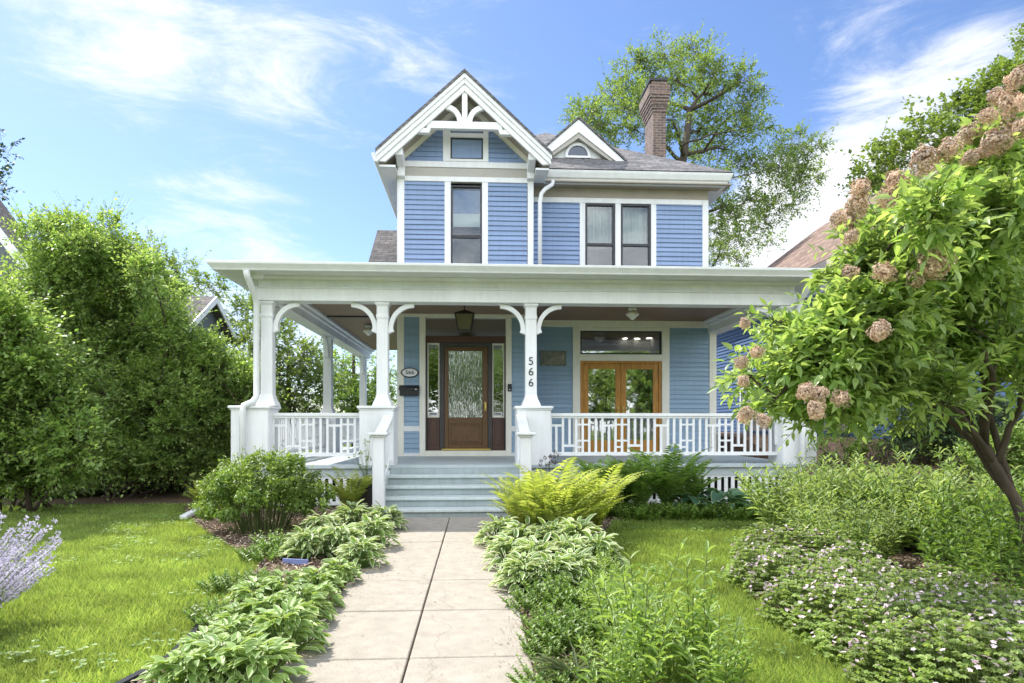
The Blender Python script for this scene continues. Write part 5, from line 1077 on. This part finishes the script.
# upright leafy stems
def stems_mesh(name, mat, n, h, rad, per, L, Wd, seed, lean=.25, opp=.7, up=.55, curve=.2, tip=False):
    r_ = np.random.default_rng(seed); nm = NM(); PP, DD, NN, LL = [], [], [], []
    for k in range(n):
        a = r_.uniform(0, 6.283); q = math.sqrt(r_.uniform(0, 1)); b0 = np.array([q * rad * math.cos(a), q * rad * math.sin(a), 0]); hh = h * r_.uniform(.65, 1.1) * (1 - .22 * q)
        ld = np.array([math.cos(a), math.sin(a), 0]) * lean * q + np.r_[r_.normal(size=2) * .08, 0]; t = np.linspace(0, 1, 6)[:, None]
        pts = b0 + np.array([0, 0, hh]) * t + ld * hh * (t ** 1.6); sticks(nm, pts[:-1], pts[1:], .005, .003, 1)
        u = np.repeat(np.linspace(.12, 1, per // 2), 2); pp = np.stack([np.interp(u, t[:, 0], pts[:, i]) for i in range(3)], 1); m = len(u)
        az = np.repeat(np.arange(m // 2) * 1.57 * opp + r_.uniform(0, 6), 2) + np.tile([0, np.pi], m // 2) + r_.normal(size=m) * .25
        D = np.c_[np.cos(az), np.sin(az), up + r_.normal(size=m) * .2 + .5 * (u > .92)]; PP.append(pp); DD.append(D); NN.append(np.c_[-np.cos(az) * .6, -np.sin(az) * .6, np.ones(m)] + r_.normal(size=(m, 3)) * .2); LL.append(L * r_.uniform(.7, 1.15, m) * (1 - .35 * u ** 3))
    LL = np.concatenate(LL); leaves(nm, np.concatenate(PP), np.concatenate(DD), np.concatenate(NN), LL, LL * Wd, T7 if L > .08 else T4)
    return nm.build(name, [mat, STEM])
# bushy spirea beside the porch: many fine stems
def spirea():
    t = empty('spirea_bush', (0, 0, 0), 'dense round bush of small bright leaves in front of the porch corner', 'bush')
    nm = NM(); cl = []
    for k in range(70):
        az = rng.uniform(0, 6.283); q = math.sqrt(rng.uniform(0, 1)); cl.append((np.array([q * .78 * math.cos(az), q * .62 * math.sin(az), (.98 - .42 * q ** 2.2) * rng.uniform(.45, 1.02)]), rng.uniform(.12, .2), 1))
    crown_leaves(nm, cl, 240, .05, .5, T4, 6, .6, .6)
    n = 260; az = rng.uniform(0, 6.283, n); q = np.sqrt(rng.uniform(0, 1, n)); A = np.c_[q * .4 * np.cos(az), q * .4 * np.sin(az), np.zeros(n)]; B = np.c_[q * .85 * np.cos(az), q * .7 * np.sin(az), (1.08 - .42 * q ** 2.2) * rng.uniform(.85, 1.08, n)]
    sticks(nm, A, B, .004, .002, 1)
    u = rng.uniform(.55, 1, n * 14); i = np.repeat(np.arange(n), 14); Pp = A[i] + (B - A)[i] * u[:, None]; a2 = rng.uniform(0, 6.283, n * 14); leaves(nm, Pp, np.c_[np.cos(a2), np.sin(a2), .6 * np.ones(n * 14)], np.c_[-np.cos(a2) * .6, -np.sin(a2) * .6, np.ones(n * 14)], rng.uniform(.03, .06, n * 14), .024)
    nm.build('foliage', [L_SPI, STEM], t); return t
sp = spirea(); gx_, gy_ = G(264, 532); sp.location = (gx_, gy_, 0)
wl = stems_mesh('willow_leaved_plant', L_WIL, 105, .84, .44, 30, .14, .24, 22, .65)
wg_ = 'willow leaved plants behind the pink geraniums'
for px, py, s, lab in [(815, 540, 1.12, 'willow leaved clump at the lawn corner beside the blue hostas'), (850, 535, 1.12, 'willow leaved clump before the mulch bank'), (895, 545, 1.12, 'willow leaved clump behind the middle of the geraniums'), (845, 565, .8, 'short willow leaved clump directly above the geranium flowers'), (935, 552, 1.12, 'willow leaved clump on the hydrangea side of the border')]: place(wl, 'wl', px, py, s, lab, 'plant', wg_)
tallp = stems_mesh('phlox_plant', L_GRN, 26, 1.0, .3, 26, .13, .3, 23, .35)
for px, py, s, lab in [(985, 575, .9, 'tall dark leaved plant under the hydrangea trunk'), (1018, 580, 1.0, 'tall broad leaved plant at the photo edge under the hydrangea'), (960, 590, .75, 'leafy plant between geraniums and hydrangea trunk'), (1012, 620, .8, 'leafy plant behind the lowest geranium flowers')]: place(tallp, 'tp', px, py, s, lab, 'plant', 'tall leafy plants under the hydrangea')
mk = stems_mesh('milkweed_plant', L_MLK, 9, .80, .16, 22, .17, .22, 24, .3, .9, .7); mk2 = stems_mesh('aster_plant', L_MLK, 20, .42, .16, 26, .08, .24, 25, .4)
mg = 'tall lance leaved milkweeds in the fern side border'
for px, py, s, lab in [(640, 668, .85, 'tall milkweed with pale lance leaves at the lawn corner'), (690, 680, .8, 'slender milkweed standing against the open lawn'), (615, 655, .7, 'milkweed in the middle of the lower border'), (640, 700, .75, 'milkweed rising from the lower photo edge'), (715, 705, .65, 'milkweed furthest out over the lawn at the photo bottom'), (612, 708, .6, 'milkweed at the bottom edge above grey ground cover')]: place(mk, 'mk', px, py, s, lab, 'plant', mg)
ag = 'bushy asters along the fern side border'
for px, py, s, lab in [(604, 596, .8, 'bushy aster below the variegated hostas by the lawn'), (600, 622, .8, 'bushy aster in mid border beside the bare soil'), (620, 625, .9, 'bushy aster at the lawn edge among milkweeds'), (650, 645, .8, 'bushy aster standing at the lawn corner below the milkweed'), (592, 580, .8, 'bushy aster with reddish tips between hostas and lawn'), (630, 655, .75, 'bushy aster low in the border amid milkweeds'), (606, 675, .6, 'bushy aster above the grey ground cover')]: place(mk2, 'ak', px, py, s, lab, 'plant', ag)
gc = stems_mesh('groundcover_plant', L_GRN, 60, .22, .28, 16, .06, .55, 26, .8); gg = 'low leafy ground cover beside the path'
for px, py, s, lab in [(538, 610, .75, 'low leafy cover at the path edge under the last white edged hosta'), (556, 632, .7, 'low leafy cover around the bare soil patch'), (545, 655, .55, 'bright leafy cover spilling on the path by the lower joint'), (552, 690, .6, 'bright leafy cover at the bottom edge beside the path'), (585, 690, .6, 'low leafy cover at the photo bottom beside milkweed stems'), (225, 628, .8, 'low leafy cover along the lawn edge of the hosta border'), (262, 585, .6, 'small pale seedling clump on the mulch above the blue strip'), (232, 590, .75, 'thin leafy clump where lawn meets the mulch'), (282, 552, 1.0, 'leafy clump on the mulch under the bushy spirea'), (262, 560, .8, 'leafy clump at the mulch rim in front of the spirea'), (568, 604, 1.0, 'leafy cover between the lowest variegated hostas and asters'), (586, 612, .9, 'leafy cover under the bushy aster by the lawn'), (574, 645, .9, 'leafy cover above the blue grey grass tuft'), (600, 640, .9, 'leafy cover beneath the milkweed in the lower border')]: place(gc, 'gc', px, py, s, lab, 'plant', gg)
gd = 'dark leafy cover under the porch railing ferns'
for px in (590, 605, 620, 636, 652, 668, 684, 700, 716, 732, 748, 764): place(gc, 'gc', px, 519 + rng.uniform(-2, 1), 1.1, 'low dark leafy cover along the shaded lawn edge under the railing', 'plant', gd)
gh_ = hosta_mesh('fescue_tuft', L_NEP, 90, .16, .03, .05, 31, .3)
place(gh_, 'fs', 572, 685, 1.2, 'small tuft of blue grey grass at the bottom of the fern border', 'plant', None)
# geraniums: leaf mound with flowers
def geranium(seed):
    r_ = np.random.default_rng(seed); nm = NM(); n = 520
    az = r_.uniform(0, 6.283, n); q = np.sqrt(r_.uniform(0, 1, n)); P = np.c_[q * .36 * np.cos(az), q * .36 * np.sin(az), (.32 * (1 - q ** 2.2) + .05) * r_.uniform(.45, 1.2, n)]
    tl_ = r_.normal(size=(n, 3)) * .4
    for k in range(5):                    # five lobes per leaf
        a2 = az + (k - 2) * .75; D = np.c_[np.cos(a2), np.sin(a2), -.1 * np.ones(n)]; leaves(nm, P, D, np.array([0, 0, 1.]) + r_.normal(size=(n, 3)) * .12 + tl_, .036, .026)
    sticks(nm, P * np.array([.4, .4, 0]), P, .002, .0015, 1); return nm, r_
def geranium_obj(seed):
    nm, r_ = geranium(seed); o = nm.build('geranium', [L_GER, STEM]); f = NM(); m = 115
    az = r_.uniform(0, 6.283, m); q = np.sqrt(r_.uniform(0, 1, m)); P = np.c_[q * .38 * np.cos(az), q * .38 * np.sin(az), .36 * (1 - .8 * q ** 2.2) + r_.uniform(-.01, .07, m)]
    A = r_.normal(size=(m, 3)) * .5 + np.array([0, -.4, 1]); A = unit(A); e1 = unit(np.cross(A, np.array([1., .2, 0]))); e2 = np.cross(A, e1)
    for k in range(5): a2 = k * 1.2566; leaves(f, P, e1 * math.cos(a2) + e2 * math.sin(a2) + A * .25, A, .017 * r_.uniform(.7, 1.2, m), .0135)
    sticks(f, P * np.array([.9, .9, .6]), P, .0012, .001, 1)
    b = f.build('blossoms', [P_PNK, STEM]); b.parent = o; return o, b
g1, b1_ = geranium_obj(41); first = True
gpx = [(765, 562), (795, 570), (825, 575), (760, 585), (790, 597), (820, 600), (852, 590), (850, 615), (880, 605), (810, 622), (845, 640), (880, 635), (910, 620), (870, 660), (905, 655), (940, 645), (970, 625), (905, 685), (940, 680), (975, 665), (1005, 650), (1010, 690), (975, 705), (1035, 670), (940, 612)]
for i, (px, py) in enumerate(gpx):
    x, y = G(px, py); s = rng.uniform(.82, 1.05)
    if i == 0: o = g1; tag(o, 'pale pink flowering geranium in the mounded drift below the willow leaved plants', 'geranium', 'pale pink geraniums in a drift')
    else:
        o = g1.copy(); C.objects.link(o); c = b1_.copy(); C.objects.link(c); c.parent = o
    o.location = (x, y, 0); o.rotation_euler = (0, 0, rng.uniform(0, 6)); o.scale = (s, s, s)
# catmint
ct_ = empty('catmint', (*G(5, 640), 0), 'lavender flowered catmint leaning over the lawn at the photo edge', 'catmint')
bx0, by0 = G(5, 640); nm = NM(); fm_ = NM()
for k in range(130):
    az = rng.uniform(0, 6.283); q = math.sqrt(rng.uniform(0, 1)); b0 = np.array([bx0 - .46 + q * .22 * math.cos(az), by0 + q * .22 * math.sin(az), 0]); ln = rng.uniform(.5, .85)
    d = np.array([math.cos(az) * .62 * q + .18, math.sin(az) * .62 * q, 1.]); d /= np.linalg.norm(d); t = np.linspace(0, 1, 7)[:, None]; pts = b0 + d * ln * t + np.array([math.cos(az), math.sin(az), -.15]) * .12 * t ** 2
    sticks(nm, pts[:-1], pts[1:], .003, .002, 1)
    m = 22; u = rng.uniform(.05, .6, m); P = b0 + d * ln * u[:, None]; a2 = rng.uniform(0, 6.28, m); leaves(nm, P, np.c_[np.cos(a2), np.sin(a2), .3 * np.ones(m)], rng.normal(size=(m, 3)) * .3 + np.array([0, 0, 1]), rng.uniform(.02, .04, m), .018)
    for w_ in np.linspace(.55, 1, 9):
        c = b0 + d * ln * w_ + np.array([math.cos(az), math.sin(az), -.15]) * .12 * w_ ** 2; m = 14; dd = rdir(m); leaves(fm_, c + dd * .008, dd + d * .3, rdir(m), .025 * (1.35 - .6 * w_) * rng.uniform(.7, 1.2, m), .011)
nm.build('foliage', [L_NEP, STEM], ct_); fm_.build('flower_spikes', P_LAV, ct_)
# flower pots, downspout end, edging
def pot(px, py, Y, s, label):
    x = X(px, Y); t = empty('flower_pot', (x, Y, 0), label, 'flower pot'); b = MB(); b.lathe([(.10 * s, 0), (.15 * s, .26 * s), (.165 * s, .26 * s), (.165 * s, .31 * s), (.14 * s, .31 * s), (.13 * s, .27 * s)], (x, Y, 0), 18); b.build('pot', M('dark_glazed_pot', (.05, .045, .042), .35, .2), t, smooth=False)
    return t
dp = pot(367, 0, 10.35, 1.7, 'dark flowerpot with wispy stems standing beside the step newel')
nm = NM(); c = np.array([X(367, 10.35), 10.35, .48]); m = 30; e = c + np.c_[rng.normal(size=(m, 2)) * .13, rng.uniform(.2, .7, m)]; sticks(nm, np.tile(c, (m, 1)), e, .003, .002, 0); leaves(nm, np.repeat(e, 3, 0), rdir(m * 3), rdir(m * 3), .05, .02); nm.build('wispy_plant', L_WIL, dp)
dp2 = pot(547, 0, 10.5, .9, 'small pot of dried seed heads in front of the numbered post pedestal')
nm = NM(); c = np.array([X(547, 10.5), 10.5, .25]); m = 12; e = c + np.c_[rng.normal(size=(m, 2)) * .10, rng.uniform(.45, .7, m)]; sticks(nm, np.tile(c, (m, 1)), e, .003, .002, 0); q = np.repeat(e, 40, 0) + rdir(m * 40) * .025; leaves(nm, q, rdir(m * 40), rdir(m * 40), .02, .012); nm.build('dried_flowers', M('dark_seed_head', (.12, .085, .07), .9, .4), dp2)
x1, y1 = G(183, 521); x2, y2 = G(210, 509); b = MB(); b.bar((x1, y1, .05), (x2, y2, .10), .10, .06); o = b.build('downspout_extension', METAL, None, .01); tag(o, 'pale metal downspout end lying at the lawn edge beside an arching fern', 'downspout')
x1, y1 = G(283, 566); x2, y2 = G(308, 568); b = MB(); b.bar((x1, y1, .05), (x2, y2, .055), .02, .05); o = b.build('edging_strip', M('faded_blue_plastic', (.18, .22, .42), .5), None); tag(o, 'short faded blue edging strip in the mulch between two hosta groups', 'edging')
b = MB(); ep = [G(*p) for p in [(110, 697), (165, 667), (190, 642), (200, 630)]]; b.tube([(x, y, .03) for x, y in ep], .028, 6); o = b.build('lawn_edging', BLACK, None); tag(o, 'black plastic lawn edging curving beside the mulch patch', 'edging')

# ------------------------------------------------------------------ sky, sun, exposure
sun_d = Vector((-.55, .53, 1)).normalized()
w = bpy.data.worlds.new('World'); SC.world = w; w.use_nodes = True; N, L = w.node_tree.nodes, w.node_tree.links; bg = N['Background']
sky = N.new('ShaderNodeTexSky'); sky.sky_type = 'NISHITA'; sky.sun_disc = False; sky.sun_elevation = math.asin(sun_d.z); sky.sun_rotation = math.atan2(sun_d.x, sun_d.y); sky.air_density = 1.0; sky.dust_density = .6; sky.ozone_density = 1.6
tc = N.new('ShaderNodeTexCoord')
def direction(px, py):
    xc, zc = (px - 512) / F, (HY - py) / F; return Vector((xc * ct + st, -xc * st + ct, zc)).normalized()
def math_(op, a, b=None, clamp=False):
    n = N.new('ShaderNodeMath'); n.operation = op; n.use_clamp = clamp
    for i, v in enumerate((a, b)):
        if v is None: continue
        if isinstance(v, (int, float)): n.inputs[i].default_value = v
        else: L.new(v, n.inputs[i])
    return n.outputs[0]
def blob(px, py, r0, r1, k):
    d = direction(px, py); vm = N.new('ShaderNodeVectorMath'); vm.operation = 'DOT_PRODUCT'; L.new(tc.outputs['Generated'], vm.inputs[0]); vm.inputs[1].default_value = d
    mr = N.new('ShaderNodeMapRange'); mr.interpolation_type = 'SMOOTHSTEP'; L.new(vm.outputs['Value'], mr.inputs[0]); mr.inputs[1].default_value = math.cos(R(r1)); mr.inputs[2].default_value = math.cos(R(r0)); mr.inputs[4].default_value = k
    return mr.outputs[0]
mp = N.new('ShaderNodeMapping'); mp.inputs['Scale'].default_value = (1.3, 1.0, 4.4); mp.inputs['Rotation'].default_value = (0, R(24), 0); L.new(tc.outputs['Generated'], mp.inputs[0])
nz = N.new('ShaderNodeTexNoise'); nz.inputs['Scale'].default_value = 3.1; nz.inputs['Detail'].default_value = 9; nz.inputs['Roughness'].default_value = .68; nz.inputs['Distortion'].default_value = .5; L.new(mp.outputs[0], nz.inputs[0])
acc = None
for a in ((190, 50, 2, 12, .30), (90, 10, 2, 8, .25), (310, 100, 1, 7, .16), (440, 50, 2, 9, .2), (920, 140, 2, 8, .36), (850, 190, 2, 8, .4), (790, 250, 2, 9, .6), (990, 90, 1, 6, .35), (640, 50, 2, 6, .12), (215, 300, 4, 12, .45), (760, 330, 4, 16, .4)):
    v = blob(*a); acc = v if acc is None else math_('ADD', acc, v)
sy_ = N.new('ShaderNodeSeparateXYZ'); L.new(tc.outputs['Generated'], sy_.inputs[0])
back_fill = N.new('ShaderNodeMapRange'); back_fill.interpolation_type = 'SMOOTHSTEP'; back_fill.inputs[1].default_value = .15; back_fill.inputs[2].default_value = -.35; back_fill.inputs[4].default_value = .9; L.new(sy_.outputs[1], back_fill.inputs[0]);  # bright cloud bank added behind the camera to fill the shaded facade
s_ = math_('ADD', math_('MULTIPLY', math_('SUBTRACT', nz.outputs[0], .5), 1.9), acc)
msk = N.new('ShaderNodeMapRange'); msk.interpolation_type = 'SMOOTHSTEP'; msk.inputs[1].default_value = .12; msk.inputs[2].default_value = .85; L.new(s_, msk.inputs[0])
mx = N.new('ShaderNodeMix'); mx.data_type = 'RGBA'; L.new(math_('MULTIPLY', msk.outputs[0], .95), mx.inputs[0]); hsv = N.new('ShaderNodeHueSaturation'); hsv.inputs['Saturation'].default_value = 1.05; L.new(sky.outputs[0], hsv.inputs['Color']); tn = N.new('ShaderNodeMix'); tn.data_type = 'RGBA'; tn.blend_type = 'MULTIPLY'; tn.inputs[0].default_value = 1; L.new(hsv.outputs[0], tn.inputs[6]); tn.inputs[7].default_value = (.75, .80, .93, 1); L.new(tn.outputs[2], mx.inputs[6]); mx.inputs[7].default_value = (5.3, 5.4, 5.6, 1)
mx2 = N.new('ShaderNodeMix'); mx2.data_type = 'RGBA'; L.new(math_('MULTIPLY', back_fill.outputs[0], math_('MULTIPLY', math_('SUBTRACT', nz.outputs[0], .26), 2.6, True)), mx2.inputs[0]); L.new(mx.outputs[2], mx2.inputs[6]); mx2.inputs[7].default_value = (16.6, 17.0, 17.4, 1)
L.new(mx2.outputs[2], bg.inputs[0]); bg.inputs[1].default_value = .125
sl = bpy.data.lights.new('sun', 'SUN'); sl.energy = 3.9; sl.angle = R(.5); sl.color = (1, .95, .86); so = bpy.data.objects.new('sun', sl); C.objects.link(so); so.rotation_euler = sun_d.to_track_quat('Z', 'Y').to_euler(); so.location = (-10, 10, 20)
vs = SC.view_settings; vs.view_transform = 'Standard'; vs.look = 'None'; vs.exposure = .9; vs.gamma = 1; vs.use_curve_mapping = False
SC.cycles.max_bounces = 10; SC.cycles.transparent_max_bounces = 12; SC.cycles.transmission_bounces = 4; SC.cycles.diffuse_bounces = 7; SC.cycles.use_denoising = True
